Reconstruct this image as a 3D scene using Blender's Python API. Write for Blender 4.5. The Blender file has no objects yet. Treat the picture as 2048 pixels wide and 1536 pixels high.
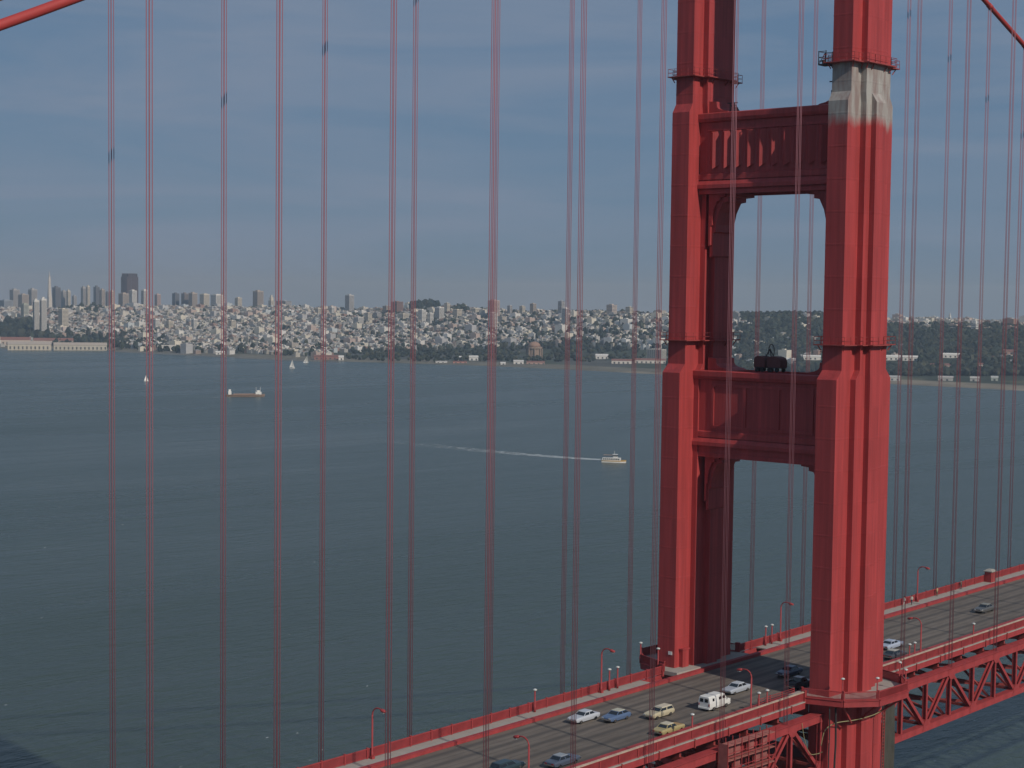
import bpy, math, random
from mathutils import Vector, Matrix, noise
random.seed(7)
rnd = random.uniform
S = bpy.context.scene
COL = S.collection

# ------------------------------------------------------------------ camera, world, sun, exposure
# bridge axes: x = along the deck away from the headland, y = to the left of that, z = up, 0 = road at the tower
FPX = 3479.9                        # focal length in pixels of a 2048 px wide frame
CAM = Vector((-218.66, -144.34, 56.14))
YAW, PITCH, ROLL = 0.73351, 0.06391, 0.01256
Fw = Vector((math.cos(YAW)*math.cos(PITCH), math.sin(YAW)*math.cos(PITCH), -math.sin(PITCH)))
Rt = Vector((math.sin(YAW), -math.cos(YAW), 0))
Up = Rt.cross(Fw)
R2 = Rt*math.cos(ROLL) + Up*math.sin(ROLL)
U2 = -Rt*math.sin(ROLL) + Up*math.cos(ROLL)
cd = bpy.data.cameras.new('camera')
co = bpy.data.objects.new('camera', cd); COL.objects.link(co)
m = Matrix.Identity(4)
for i in range(3):
    m[i][0], m[i][1], m[i][2], m[i][3] = R2[i], U2[i], -Fw[i], CAM[i]
co.matrix_world = m
cd.sensor_width = 36.0
cd.lens = FPX/2048*36
cd.shift_y = 50.64/2048
cd.clip_start = 1.0
cd.clip_end = 60000
S.camera = co
SUN_EL = math.radians(34.5)
SUN_AZ = Vector((-0.162, -0.987, 0)).normalized()
SUNV = Vector((SUN_AZ.x*math.cos(SUN_EL), SUN_AZ.y*math.cos(SUN_EL), math.sin(SUN_EL)))
W = bpy.data.worlds.new('World'); S.world = W; W.use_nodes = True
nt = W.node_tree; nt.nodes.clear()
N = nt.nodes.new; L = nt.links.new
out = N('ShaderNodeOutputWorld'); bg = N('ShaderNodeBackground'); sky = N('ShaderNodeTexSky')
sky.sky_type = 'NISHITA'; sky.sun_disc = False
sky.sun_elevation = SUN_EL; sky.sun_rotation = math.atan2(SUN_AZ.x, SUN_AZ.y)
sky.altitude = 100; sky.air_density = 1.0; sky.dust_density = 0.3; sky.ozone_density = 2.2
tc = N('ShaderNodeTexCoord'); mp = N('ShaderNodeMapping'); mp.inputs['Scale'].default_value = (2.2, 2.2, 17)
mp.inputs['Rotation'].default_value = (0.04, -0.05, 0)
nz = N('ShaderNodeTexNoise'); nz.inputs['Scale'].default_value = 1.6; nz.inputs['Detail'].default_value = 6; nz.inputs['Roughness'].default_value = 0.55
nz.inputs['Distortion'].default_value = 0.6
rp = N('ShaderNodeMapRange'); rp.inputs['From Min'].default_value = 0.40; rp.inputs['From Max'].default_value = 0.72
rp.inputs['To Min'].default_value = 0.0; rp.inputs['To Max'].default_value = 0.9
L(tc.outputs['Generated'], mp.inputs['Vector']); L(mp.outputs[0], nz.inputs['Vector']); L(nz.outputs['Fac'], rp.inputs['Value'])
veil = N('ShaderNodeMix'); veil.data_type = 'RGBA'; veil.inputs['Factor'].default_value = 0.85      # thin even veil of high haze
veil.inputs['B'].default_value = (2.4, 4.15, 6.8, 1)
hs2 = N('ShaderNodeMix'); hs2.data_type = 'RGBA'; hs2.inputs['B'].default_value = (4.3, 5.4, 7.4, 1)
L(sky.outputs[0], veil.inputs['A']); L(veil.outputs['Result'], hs2.inputs['A']); L(rp.outputs[0], hs2.inputs['Factor'])
L(hs2.outputs['Result'], bg.inputs['Color']); bg.inputs['Strength'].default_value = 0.058
L(bg.outputs[0], out.inputs['Surface'])
sl = bpy.data.lights.new('sun', 'SUN'); so = bpy.data.objects.new('sun', sl); COL.objects.link(so)
sl.energy = 3.5; sl.angle = math.radians(0.53); sl.color = (1.0, 0.94, 0.85)
so.location = (0, 0, 400)
so.rotation_euler = SUNV.to_track_quat('Z', 'Y').to_euler()
S.view_settings.view_transform = 'Standard'; S.view_settings.look = 'None'
S.view_settings.gamma = 1.0; S.view_settings.use_curve_mapping = False
S.view_settings.exposure = -0.31

# ------------------------------------------------------------------ helpers
G = 0.0227; Z0 = -0.35; WATER = -75.0
def dz(x): return Z0 + G*x

def tag(o, label=None, cat=None, group=None, kind=None):
    if label: o['label'] = label
    if cat: o['category'] = cat
    if group: o['group'] = group
    if kind: o['kind'] = kind
    return o

class MB:
    def __init__(s): s.v = []; s.f = []; s.mi = []; s.c = None
    def add(s, vs, fs, mi=0):
        b = len(s.v); s.v += [tuple(v) for v in vs]; s.f += [tuple(i+b for i in f) for f in fs]; s.mi += [mi]*len(fs); return s
    def box(s, x0, x1, y0, y1, z0, z1, mi=0):
        return s.add([(x0,y0,z0),(x1,y0,z0),(x1,y1,z0),(x0,y1,z0),(x0,y0,z1),(x1,y0,z1),(x1,y1,z1),(x0,y1,z1)],
                     [(3,2,1,0),(4,5,6,7),(0,1,5,4),(1,2,6,5),(2,3,7,6),(3,0,4,7)], mi)
    def prism(s, poly, axis, a, b, mi=0):
        """poly in the two remaining axes, extruded along axis from a to b"""
        def P(p, t):
            return {'x': (t, p[0], p[1]), 'y': (p[0], t, p[1]), 'z': (p[0], p[1], t)}[axis]
        n = len(poly)
        area = sum(poly[i][0]*poly[(i+1) % n][1]-poly[(i+1) % n][0]*poly[i][1] for i in range(n))
        pl = list(poly) if area > 0 else list(poly)[::-1]
        vs = [P(p, a) for p in pl] + [P(p, b) for p in pl]
        fl = (axis == 'y')
        fs = [tuple(range(n))[::-1], tuple(range(n, 2*n))] + [(i, (i+1) % n, n+(i+1) % n, n+i) for i in range(n)]
        if fl: fs = [f[::-1] for f in fs]
        return s.add(vs, fs, mi)
    def loft(s, rings, mi=0, caps=True):
        n = len(rings[0]); b = []
        for r in rings: b += list(r)
        fs = []
        for k in range(len(rings)-1):
            for i in range(n):
                j = (i+1) % n
                fs.append((k*n+i, k*n+j, (k+1)*n+j, (k+1)*n+i))
        if caps:
            fs.append(tuple(range(n))[::-1]); fs.append(tuple(range((len(rings)-1)*n, len(rings)*n)))
        return s.add(b, fs, mi)
    def tube(s, pts, r, n=8, mi=0, caps=True):
        pts = [Vector(p) for p in pts]; rings = []
        rr = r if isinstance(r, (list, tuple)) else [r]*len(pts)
        for i, p in enumerate(pts):
            d = (pts[min(i+1, len(pts)-1)] - pts[max(i-1, 0)]).normalized()
            a = Vector((0, 0, 1)) if abs(d.z) < 0.9 else Vector((1, 0, 0))
            u = d.cross(a).normalized(); w = d.cross(u)
            rings.append([p + (u*math.cos(-t*2*math.pi/n) + w*math.sin(-t*2*math.pi/n))*rr[i] for t in range(n)])
        return s.loft(rings, mi, caps)
    def bar(s, p, q, w, h, mi=0, up=(0, 0, 1)):
        p, q = Vector(p), Vector(q); d = (q-p).normalized(); a = Vector(up)
        if abs(d.dot(a)) > 0.98: a = Vector((1, 0, 0))
        u = d.cross(a).normalized(); v = u.cross(d)
        c = [(-w/2, -h/2), (w/2, -h/2), (w/2, h/2), (-w/2, h/2)]
        vs = [p+u*i+v*j for i, j in c]+[q+u*i+v*j for i, j in c]
        return s.add(vs, [(0,1,2,3),(7,6,5,4),(4,5,1,0),(5,6,2,1),(6,7,3,2),(7,4,0,3)], mi)
    def shear(s):
        s.v = [(x, y, z+G*x) for x, y, z in s.v]; return s
    def mesh(s, name, mats, smooth=False):
        me = bpy.data.meshes.new(name); me.from_pydata([tuple(v) for v in s.v], [], s.f)
        for mt in (mats if isinstance(mats, (list, tuple)) else [mats]): me.materials.append(mt)
        if any(s.mi): me.polygons.foreach_set('material_index', s.mi)
        if smooth: me.polygons.foreach_set('use_smooth', [True]*len(s.f))
        me.update(); return me

def link(name, data, loc=(0, 0, 0), parent=None, rz=0.0):
    o = bpy.data.objects.new(name, data); COL.objects.link(o)
    o.location = loc
    if rz: o.rotation_euler.z = rz
    if parent is not None:
        o.parent = parent
        if not parent.get('_local'): o.location = Vector(loc) - parent.location - (parent.parent.location if parent.parent else Vector())
    return o
def empty(name, loc=(0, 0, 0), local=False, rz=0.0):
    o = bpy.data.objects.new(name, None); COL.objects.link(o); o.location = loc; o.rotation_euler.z = rz
    o.empty_display_size = 0.5
    if local: o['_local'] = 1
    return o
def copy_tree(o, parent=None):
    c = o.copy(); COL.objects.link(c); c.parent = parent
    for ch in list(o.children): copy_tree(ch, c)
    return c
ORD = ['first','second','third','fourth','fifth','sixth','seventh','eighth','ninth','tenth','eleventh','twelfth','thirteenth','fourteenth','fifteenth',
       'sixteenth','seventeenth','eighteenth','nineteenth','twentieth']

# ------------------------------------------------------------------ materials
def mat(name, col, rough=0.6, metal=0.0, var=0.12, vscale=0.5, bump=0.0, bscale=20.0, spec=0.4, stretch=(1, 1, 1)):
    mt = bpy.data.materials.new(name); mt.use_nodes = True
    t = mt.node_tree; b = t.nodes['Principled BSDF']
    b.inputs['Roughness'].default_value = rough; b.inputs['Metallic'].default_value = metal
    b.inputs['Specular IOR Level'].default_value = spec
    tcn = t.nodes.new('ShaderNodeTexCoord'); mpn = t.nodes.new('ShaderNodeMapping'); mpn.inputs['Scale'].default_value = stretch
    t.links.new(tcn.outputs['Object'], mpn.inputs['Vector'])
    n1 = t.nodes.new('ShaderNodeTexNoise'); n1.inputs['Scale'].default_value = vscale; n1.inputs['Detail'].default_value = 6
    n1.inputs['Roughness'].default_value = 0.65
    t.links.new(mpn.outputs[0], n1.inputs['Vector'])
    r = t.nodes.new('ShaderNodeMapRange'); r.inputs['From Min'].default_value = 0.25; r.inputs['From Max'].default_value = 0.75
    r.inputs['To Min'].default_value = 1-var; r.inputs['To Max'].default_value = 1+var
    t.links.new(n1.outputs['Fac'], r.inputs['Value'])
    mm = t.nodes.new('ShaderNodeMix'); mm.data_type = 'RGBA'; mm.blend_type = 'MULTIPLY'; mm.inputs['Factor'].default_value = 1.0
    mm.inputs['A'].default_value = (*col, 1)
    t.links.new(r.outputs[0], mm.inputs['B']); t.links.new(mm.outputs['Result'], b.inputs['Base Color'])
    if bump:
        n2 = t.nodes.new('ShaderNodeTexNoise'); n2.inputs['Scale'].default_value = bscale; n2.inputs['Detail'].default_value = 3
        t.links.new(mpn.outputs[0], n2.inputs['Vector'])
        bp = t.nodes.new('ShaderNodeBump'); bp.inputs['Strength'].default_value = bump; bp.inputs['Distance'].default_value = 0.05
        t.links.new(n2.outputs['Fac'], bp.inputs['Height']); t.links.new(bp.outputs[0], b.inputs['Normal'])
    return mt
RED = (0.405, 0.051, 0.050)
M = {}
M['paint'] = mat('orange_red_paint', RED, 0.58, var=0.17, vscale=0.6, stretch=(1, 1, 0.10))
M['paint_deck'] = mat('deck_red_paint', (0.33, 0.043, 0.044), 0.65, var=0.25, vscale=0.6)
def weather(mt, amt=.2):
    '''runs of grime and plate-to-plate tone differences'''
    t = mt.node_tree; b_ = t.nodes['Principled BSDF']; src = b_.inputs['Base Color'].links[0].from_socket
    g = t.nodes.new('ShaderNodeNewGeometry'); mp_ = t.nodes.new('ShaderNodeMapping'); mp_.inputs['Scale'].default_value = (1.6, 1.6, .05)
    n_ = t.nodes.new('ShaderNodeTexNoise'); n_.inputs['Scale'].default_value = 1.0; n_.inputs['Detail'].default_value = 7; n_.inputs['Roughness'].default_value = .7
    t.links.new(g.outputs['Position'], mp_.inputs['Vector']); t.links.new(mp_.outputs[0], n_.inputs['Vector'])
    r_ = t.nodes.new('ShaderNodeMapRange'); r_.inputs['From Min'].default_value = .38; r_.inputs['From Max'].default_value = .62
    r_.inputs['To Min'].default_value = 1-amt; r_.inputs['To Max'].default_value = 1+amt*.3; t.links.new(n_.outputs['Fac'], r_.inputs['Value'])
    sn = t.nodes.new('ShaderNodeVectorMath'); sn.operation = 'SNAP'; sn.inputs[1].default_value = (1.7, 1.1, 4.57); t.links.new(g.outputs['Position'], sn.inputs[0])
    wn = t.nodes.new('ShaderNodeTexWhiteNoise'); t.links.new(sn.outputs[0], wn.inputs['Vector'])
    r2 = t.nodes.new('ShaderNodeMapRange'); r2.inputs['To Min'].default_value = .93; r2.inputs['To Max'].default_value = 1.05; t.links.new(wn.outputs['Value'], r2.inputs['Value'])
    mu = t.nodes.new('ShaderNodeMath'); mu.operation = 'MULTIPLY'; t.links.new(r_.outputs[0], mu.inputs[0]); t.links.new(r2.outputs[0], mu.inputs[1])
    mm = t.nodes.new('ShaderNodeMix'); mm.data_type = 'RGBA'; mm.blend_type = 'MULTIPLY'; mm.inputs['Factor'].default_value = 1
    t.links.new(src, mm.inputs['A']); t.links.new(mu.outputs[0], mm.inputs['B']); t.links.new(mm.outputs['Result'], b_.inputs['Base Color'])
weather(M['paint'])
M['cable'] = mat('cable_red', (0.40, 0.045, 0.04), 0.6, var=0.1, vscale=0.2)
M['rope'] = mat('rope_red', (0.30, 0.115, 0.135), 0.65, var=0.12, vscale=0.1)
M['dark_red'] = mat('weathered_red', (0.30, 0.05, 0.045), 0.7, var=0.3, vscale=0.8)
M['concrete'] = mat('pale_concrete', (0.35, 0.32, 0.28), 0.85, var=0.14, vscale=0.6)
M['steel_dark'] = mat('dark_steel', (0.05, 0.04, 0.045), 0.6, var=0.2)
M['white'] = mat('white_enamel', (0.75, 0.74, 0.70), 0.35, var=0.05)
M['glassy'] = mat('lamp_glass', (0.55, 0.55, 0.52), 0.15, var=0.03, spec=0.8)
M['glass'] = mat('dark_glass', (0.015, 0.018, 0.022), 0.08, var=0.05, spec=0.8)
M['rubber'] = mat('tyre_rubber', (0.02, 0.02, 0.02), 0.85, var=0.1)
M['chrome'] = mat('chrome', (0.6, 0.6, 0.6), 0.2, metal=1.0, var=0.05)
M['tarp'] = mat('olive_tarpaulin', (0.062, 0.058, 0.047), 0.85, var=0.25, vscale=0.6)
M['hose'] = mat('yellowed_hose', (0.30, 0.27, 0.14), 0.6, var=0.1)
M['hose_black'] = mat('black_hose', (0.03, 0.025, 0.025), 0.6, var=0.1)
M['plank'] = mat('paint_stained_plank', (0.34, 0.12, 0.10), 0.8, var=0.3, vscale=1.2)
M['stone'] = mat('grey_stone', (0.16, 0.16, 0.15), 0.9, var=0.35, vscale=0.2)

def paint_primer():
    """red paint with a stripped, grey primed stretch of the leg between two heights and a ragged lower edge"""
    mt = M['paint'].copy(); mt.name = 'paint_with_grey_primer'
    t = mt.node_tree; b = t.nodes['Principled BSDF']
    src = b.inputs['Base Color'].links[0].from_socket
    g = t.nodes.new('ShaderNodeNewGeometry'); sp = t.nodes.new('ShaderNodeSeparateXYZ'); t.links.new(g.outputs['Position'], sp.inputs[0])
    n1 = t.nodes.new('ShaderNodeTexNoise'); n1.inputs['Scale'].default_value = 0.5; n1.inputs['Detail'].default_value = 9; n1.inputs['Roughness'].default_value = 0.75
    mpn = t.nodes.new('ShaderNodeMapping'); mpn.inputs['Scale'].default_value = (1.3, 1.3, 0.28)
    t.links.new(g.outputs['Position'], mpn.inputs['Vector']); t.links.new(mpn.outputs[0], n1.inputs['Vector'])
    ma = t.nodes.new('ShaderNodeMath'); ma.operation = 'MULTIPLY_ADD'; ma.inputs[1].default_value = 4.5
    t.links.new(n1.outputs['Fac'], ma.inputs[0]); t.links.new(sp.outputs['Z'], ma.inputs[2])
    lo = t.nodes.new('ShaderNodeMapRange'); lo.inputs['From Min'].default_value = 82.9; lo.inputs['From Max'].default_value = 84.6
    t.links.new(ma.outputs[0], lo.inputs['Value'])
    n3 = t.nodes.new('ShaderNodeMath'); n3.operation = 'MULTIPLY_ADD'; n3.inputs[1].default_value = 3.0
    t.links.new(n1.outputs['Fac'], n3.inputs[0]); t.links.new(sp.outputs['Z'], n3.inputs[2])
    hi = t.nodes.new('ShaderNodeMapRange'); hi.inputs['From Min'].default_value = 90.9; hi.inputs['From Max'].default_value = 91.5
    hi.inputs['To Min'].default_value = 1; hi.inputs['To Max'].default_value = 0
    t.links.new(n3.outputs[0], hi.inputs['Value'])
    mu = t.nodes.new('ShaderNodeMath'); mu.operation = 'MULTIPLY'; t.links.new(lo.outputs[0], mu.inputs[0]); t.links.new(hi.outputs[0], mu.inputs[1])
    n2 = t.nodes.new('ShaderNodeTexNoise'); n2.inputs['Scale'].default_value = 0.9; n2.inputs['Detail'].default_value = 8
    t.links.new(mpn.outputs[0], n2.inputs['Vector'])
    cr = t.nodes.new('ShaderNodeValToRGB'); cr.color_ramp.elements[0].position = 0.34; cr.color_ramp.elements[0].color = (0.27, 0.20, 0.18, 1)
    cr.color_ramp.elements[1].position = 0.62; cr.color_ramp.elements[1].color = (0.40, 0.375, 0.34, 1)
    t.links.new(n2.outputs['Fac'], cr.inputs[0])
    mm = t.nodes.new('ShaderNodeMix'); mm.data_type = 'RGBA'
    t.links.new(mu.outputs[0], mm.inputs['Factor']); t.links.new(src, mm.inputs['A']); t.links.new(cr.outputs[0], mm.inputs['B'])
    t.links.new(mm.outputs['Result'], b.inputs['Base Color'])
    return mt
M['primer'] = paint_primer()

def road_mat():
    mt = bpy.data.materials.new('worn_roadway'); mt.use_nodes = True
    t = mt.node_tree; b = t.nodes['Principled BSDF']; b.inputs['Roughness'].default_value = 0.85
    g = t.nodes.new('ShaderNodeNewGeometry'); sp = t.nodes.new('ShaderNodeSeparateXYZ'); t.links.new(g.outputs['Position'], sp.inputs[0])
    def n(scale, vec, detail=4):
        q = t.nodes.new('ShaderNodeTexNoise'); q.inputs['Scale'].default_value = scale; q.inputs['Detail'].default_value = detail
        mpn = t.nodes.new('ShaderNodeMapping'); mpn.inputs['Scale'].default_value = vec
        t.links.new(g.outputs['Position'], mpn.inputs['Vector']); t.links.new(mpn.outputs[0], q.inputs['Vector']); return q
    wob = n(0.15, (1, 1, 1))
    def m2(op, a, bb, c=None):
        q = t.nodes.new('ShaderNodeMath'); q.operation = op
        for i, x in enumerate((a, bb, c)):
            if x is None: continue
            if isinstance(x, (int, float)): q.inputs[i].default_value = x
            else: t.links.new(x, q.inputs[i])
        return q.outputs[0]
    y = m2('ADD', sp.outputs['Y'], m2('MULTIPLY', wob.outputs['Fac'], 0.25))
    # oil streak down the middle of each 3.05 m lane, thin joint at lane edges
    ph = m2('FRACT', m2('DIVIDE', m2('ADD', y, 30.5-0.12), 3.05), 0.0)
    d = m2('ABSOLUTE', m2('SUBTRACT', ph, 0.5), 0.0)
    streak = t.nodes.new('ShaderNodeMapRange'); streak.inputs['From Min'].default_value = 0.07; streak.inputs['From Max'].default_value = 0.24
    streak.inputs['To Min'].default_value = 1; streak.inputs['To Max'].default_value = 0; t.links.new(d, streak.inputs['Value'])
    e = t.nodes.new('ShaderNodeMapRange'); e.inputs['From Min'].default_value = 0.46; e.inputs['From Max'].default_value = 0.49; t.links.new(d, e.inputs['Value'])
    fine = n(1.2, (0.25, 1, 1), 8); big = n(0.08, (0.4, 1.2, 1), 5)
    cr = t.nodes.new('ShaderNodeValToRGB'); cr.color_ramp.elements[0].color = (0.105, 0.085, 0.068, 1); cr.color_ramp.elements[1].color = (0.20, 0.165, 0.135, 1)
    cr.color_ramp.elements[0].position = 0.3; cr.color_ramp.elements[1].position = 0.72
    t.links.new(m2('MULTIPLY_ADD', fine.outputs['Fac'], 0.6, m2('MULTIPLY', big.outputs['Fac'], 0.4)), cr.inputs[0])
    mm = t.nodes.new('ShaderNodeMix'); mm.data_type = 'RGBA'; mm.inputs['B'].default_value = (0.055, 0.048, 0.044, 1)
    st2 = m2('MULTIPLY', streak.outputs[0], m2('MULTIPLY_ADD', fine.outputs['Fac'], 0.5, 0.5))
    t.links.new(m2('MAXIMUM', m2('MULTIPLY', st2, 0.85), m2('MULTIPLY', e.outputs[0], 0.5)), mm.inputs['Factor']); t.links.new(cr.outputs[0], mm.inputs['A'])
    t.links.new(mm.outputs['Result'], b.inputs['Base Color'])
    return mt
M['road'] = road_mat()

def water_mat():
    mt = bpy.data.materials.new('bay_water'); mt.use_nodes = True
    t = mt.node_tree; b = t.nodes['Principled BSDF']
    b.inputs['Base Color'].default_value = (0.048, 0.068, 0.055, 1); b.inputs['Roughness'].default_value = 0.22; b.inputs['IOR'].default_value = 1.33
    g = t.nodes.new('ShaderNodeNewGeometry')
    def n(scale, rot, vec, detail=4, dist=0.4):
        q = t.nodes.new('ShaderNodeTexNoise'); q.inputs['Scale'].default_value = scale; q.inputs['Detail'].default_value = detail
        q.inputs['Roughness'].default_value = 0.6; q.inputs['Distortion'].default_value = dist
        mpn = t.nodes.new('ShaderNodeMapping'); mpn.inputs['Scale'].default_value = vec; mpn.inputs['Rotation'].default_value = (0, 0, rot)
        t.links.new(g.outputs['Position'], mpn.inputs['Vector']); t.links.new(mpn.outputs[0], q.inputs['Vector']); return q
    a = n(0.036, 0.12, (0.26, 1.0, 1), 4); c = n(0.2, 0.1, (0.4, 1.0, 1), 5); e = n(0.9, 0.2, (.6, 1, 1), 4)
    s1 = t.nodes.new('ShaderNodeMath'); s1.operation = 'MULTIPLY_ADD'; s1.inputs[1].default_value = 4.2; t.links.new(a.outputs['Fac'], s1.inputs[0])
    s2 = t.nodes.new('ShaderNodeMath'); s2.operation = 'MULTIPLY_ADD'; s2.inputs[1].default_value = 1.9; t.links.new(c.outputs['Fac'], s2.inputs[0])
    s3 = t.nodes.new('ShaderNodeMath'); s3.operation = 'MULTIPLY'; s3.inputs[1].default_value = 0.28; t.links.new(e.outputs['Fac'], s3.inputs[0])
    t.links.new(s3.outputs[0], s2.inputs[2]); t.links.new(s2.outputs[0], s1.inputs[2])
    bp = t.nodes.new('ShaderNodeBump'); bp.inputs['Strength'].default_value = 0.8; bp.inputs['Distance'].default_value = 1.0
    t.links.new(s1.outputs[0], bp.inputs['Height']); t.links.new(bp.outputs[0], b.inputs['Normal'])
    # wind-ruffled and slicker bands change the gloss
    w = n(0.005, 0.12, (0.2, 1.0, 1), 6, 0.8)
    r = t.nodes.new('ShaderNodeMapRange'); r.inputs['From Min'].default_value = 0.3; r.inputs['From Max'].default_value = 0.7
    r.inputs['To Min'].default_value = 0.19; r.inputs['To Max'].default_value = 0.33
    t.links.new(w.outputs['Fac'], r.inputs['Value']); t.links.new(r.outputs[0], b.inputs['Roughness'])
    return mt
M['water'] = water_mat()

def foam_mat():
    mt = bpy.data.materials.new('wake_foam'); mt.use_nodes = True
    t = mt.node_tree; b = t.nodes['Principled BSDF']; b.inputs['Base Color'].default_value = (0.62, 0.66, 0.66, 1); b.inputs['Roughness'].default_value = 0.7
    at = t.nodes.new('ShaderNodeAttribute'); at.attribute_name = 'dens'
    g = t.nodes.new('ShaderNodeNewGeometry'); q = t.nodes.new('ShaderNodeTexNoise'); q.inputs['Scale'].default_value = 0.16; q.inputs['Detail'].default_value = 6
    t.links.new(g.outputs['Position'], q.inputs['Vector'])
    ad = t.nodes.new('ShaderNodeMath'); ad.operation = 'ADD'; t.links.new(at.outputs['Fac'], ad.inputs[0]); t.links.new(q.outputs['Fac'], ad.inputs[1])
    r = t.nodes.new('ShaderNodeMapRange'); r.inputs['From Min'].default_value = 0.85; r.inputs['From Max'].default_value = 1.5
    t.links.new(ad.outputs[0], r.inputs['Value']); t.links.new(r.outputs[0], b.inputs['Alpha'])
    return mt
M['foam'] = foam_mat()

def vcol_mat(name, rough=0.85, var=0.15, vscale=0.05):
    mt = bpy.data.materials.new(name); mt.use_nodes = True
    t = mt.node_tree; b = t.nodes['Principled BSDF']; b.inputs['Roughness'].default_value = rough; b.inputs['Specular IOR Level'].default_value = 0.2
    at = t.nodes.new('ShaderNodeAttribute'); at.attribute_name = 'col'
    g = t.nodes.new('ShaderNodeNewGeometry'); q = t.nodes.new('ShaderNodeTexNoise'); q.inputs['Scale'].default_value = vscale; q.inputs['Detail'].default_value = 6
    t.links.new(g.outputs['Position'], q.inputs['Vector'])
    r = t.nodes.new('ShaderNodeMapRange'); r.inputs['From Min'].default_value = 0.3; r.inputs['From Max'].default_value = 0.7
    r.inputs['To Min'].default_value = 1-var; r.inputs['To Max'].default_value = 1+var; t.links.new(q.outputs['Fac'], r.inputs['Value'])
    mm = t.nodes.new('ShaderNodeMix'); mm.data_type = 'RGBA'; mm.blend_type = 'MULTIPLY'; mm.inputs['Factor'].default_value = 1
    t.links.new(at.outputs['Color'], mm.inputs['A']); t.links.new(r.outputs[0], mm.inputs['B']); t.links.new(mm.outputs['Result'], b.inputs['Base Color'])
    return mt
M['terrain'] = vcol_mat('city_ground', 0.95, 0.25, 0.02)
M['houses'] = vcol_mat('house_paint', 0.8, 0.1, 0.08)
M['leaf'] = vcol_mat('far_foliage', 0.9, 0.35, 0.06)

# ------------------------------------------------------------------ water
b = MB()
b.add([(-13800, -13800, 0), (13800, -13800, 0), (13800, 13800, 0), (-13800, 13800, 0)], [(0, 1, 2, 3)])
o = link('water', b.mesh('water', M['water']), (0, 0, WATER)); tag(o, 'grey-green choppy bay water', 'water', kind='structure')

# ------------------------------------------------------------------ far shore: terrain
def pix(u, D, z):
    """world point at distance D in the direction of frame column u, height z"""
    a = math.atan((u-1024)/FPX)
    d = Vector((math.cos(YAW-a), math.sin(YAW-a), 0))
    return Vector((CAM.x+d.x*D, CAM.y+d.y*D, z))
def proj(p):
    d = Vector(p)-CAM; z = d.dot(Fw)
    return 1024+FPX*d.dot(R2)/z, 768+50.64-FPX*d.dot(U2)/z
def interp(x, tab):
    if x <= tab[0][0]: return tab[0][1]
    for (a, va), (c, vc) in zip(tab, tab[1:]):
        if x <= c: return va+(vc-va)*(x-a)/(c-a)
    return tab[-1][1]
SHORE = [(-600, 4600), (-200, 4330), (0, 4221), (200, 4143), (300, 3886), (420, 3752), (640, 3513), (850, 3409), (1000, 3327), (1300, 3084), (1500, 2973), (1640, 2930), (1780, 2875), (2048, 2749), (2400, 2600), (2800, 2500)]
FLAT = [(-600, 300), (0, 350), (250, 420), (600, 650), (1000, 700), (1300, 500), (1600, 420), (2100, 380), (2800, 380)]
RIDGE = [(-600, 6000), (0, 5900), (300, 5900), (600, 5700), (1000, 5000), (1300, 4500), (1600, 4150), (2100, 4000), (2800, 4000)]
RH = [(-600, 62), (-100, 66), (60, 70), (250, 78), (450, 84), (600, 82), (700, 78), (820, 90), (860, 93), (920, 88), (1050, 82), (1200, 86), (1330, 88), (1480, 95), (1600, 98), (1700, 93), (1780, 86), (1950, 85), (2100, 88), (2800, 92)]
def hterr(u, D, p=None):
    ds, fl, dr = interp(u, SHORE), interp(u, FLAT), interp(u, RIDGE)
    H = interp(u, RH)
    t = (D-ds-fl)/(dr-ds-fl)
    if D < ds: h = -(ds-D)*0.06
    elif t < 0: h = min(3.0, (D-ds)*0.04)
    elif t < 1: h = 3+(H-3)*(t*t*(3-2*t)*0.55+0.45*t)
    else: h = H-(H+14)*min(1, (D-dr)/2600)
    if p is not None and D > ds+60:
        k = min(1, max(0.05, t*2+0.1))
        h += noise.fractal(Vector((p.x, p.y, 0))/420, 1.0, 2.0, 4)*7*k
    return h
nu, nd = 150, 84
b = MB(); cols = []
us = [-420+ i*(2900/(nu-1)) for i in range(nu)]
for i, u in enumerate(us):
    ds = interp(u, SHORE)
    for j in range(nd):
        D = ds-70+ (j/(nd-1))**1.25*(8600-ds)
        p = pix(u, D, 0); h = hterr(u, D, p)
        b.v.append((p.x, p.y, WATER+h))
        n = noise.noise(Vector((p.x, p.y, 3))/160)
        if u > 1250 and D < ds+interp(u, [(1250, 20), (1450, 110), (2400, 150)]): c = (0.22, 0.19, 0.145)
        elif u > 1330: c = (0.045, 0.055, 0.038) if n > -0.15 else (0.10, 0.10, 0.06)
        elif D < ds+150: c = (0.16, 0.15, 0.12)
        else: c = (0.085, 0.087, 0.078) if n > 0 else (0.06, 0.072, 0.05)
        cols.append((*c, 1))
for i in range(nu-1):
    for j in range(nd-1):
        b.f.append((i*nd+j, i*nd+j+1, (i+1)*nd+j+1, (i+1)*nd+j)); b.mi.append(0)
me = b.mesh('terrain', M['terrain'], True)
me.flip_normals() if me.polygons[0].normal.z < 0 else None
ca = me.color_attributes.new('col', 'FLOAT_COLOR', 'POINT'); ca.data.foreach_set('color', [x for c in cols for x in c])
o = link('terrain', me); tag(o, 'low hills and flat waterfront of the far shore', 'land', kind='structure')

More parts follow.
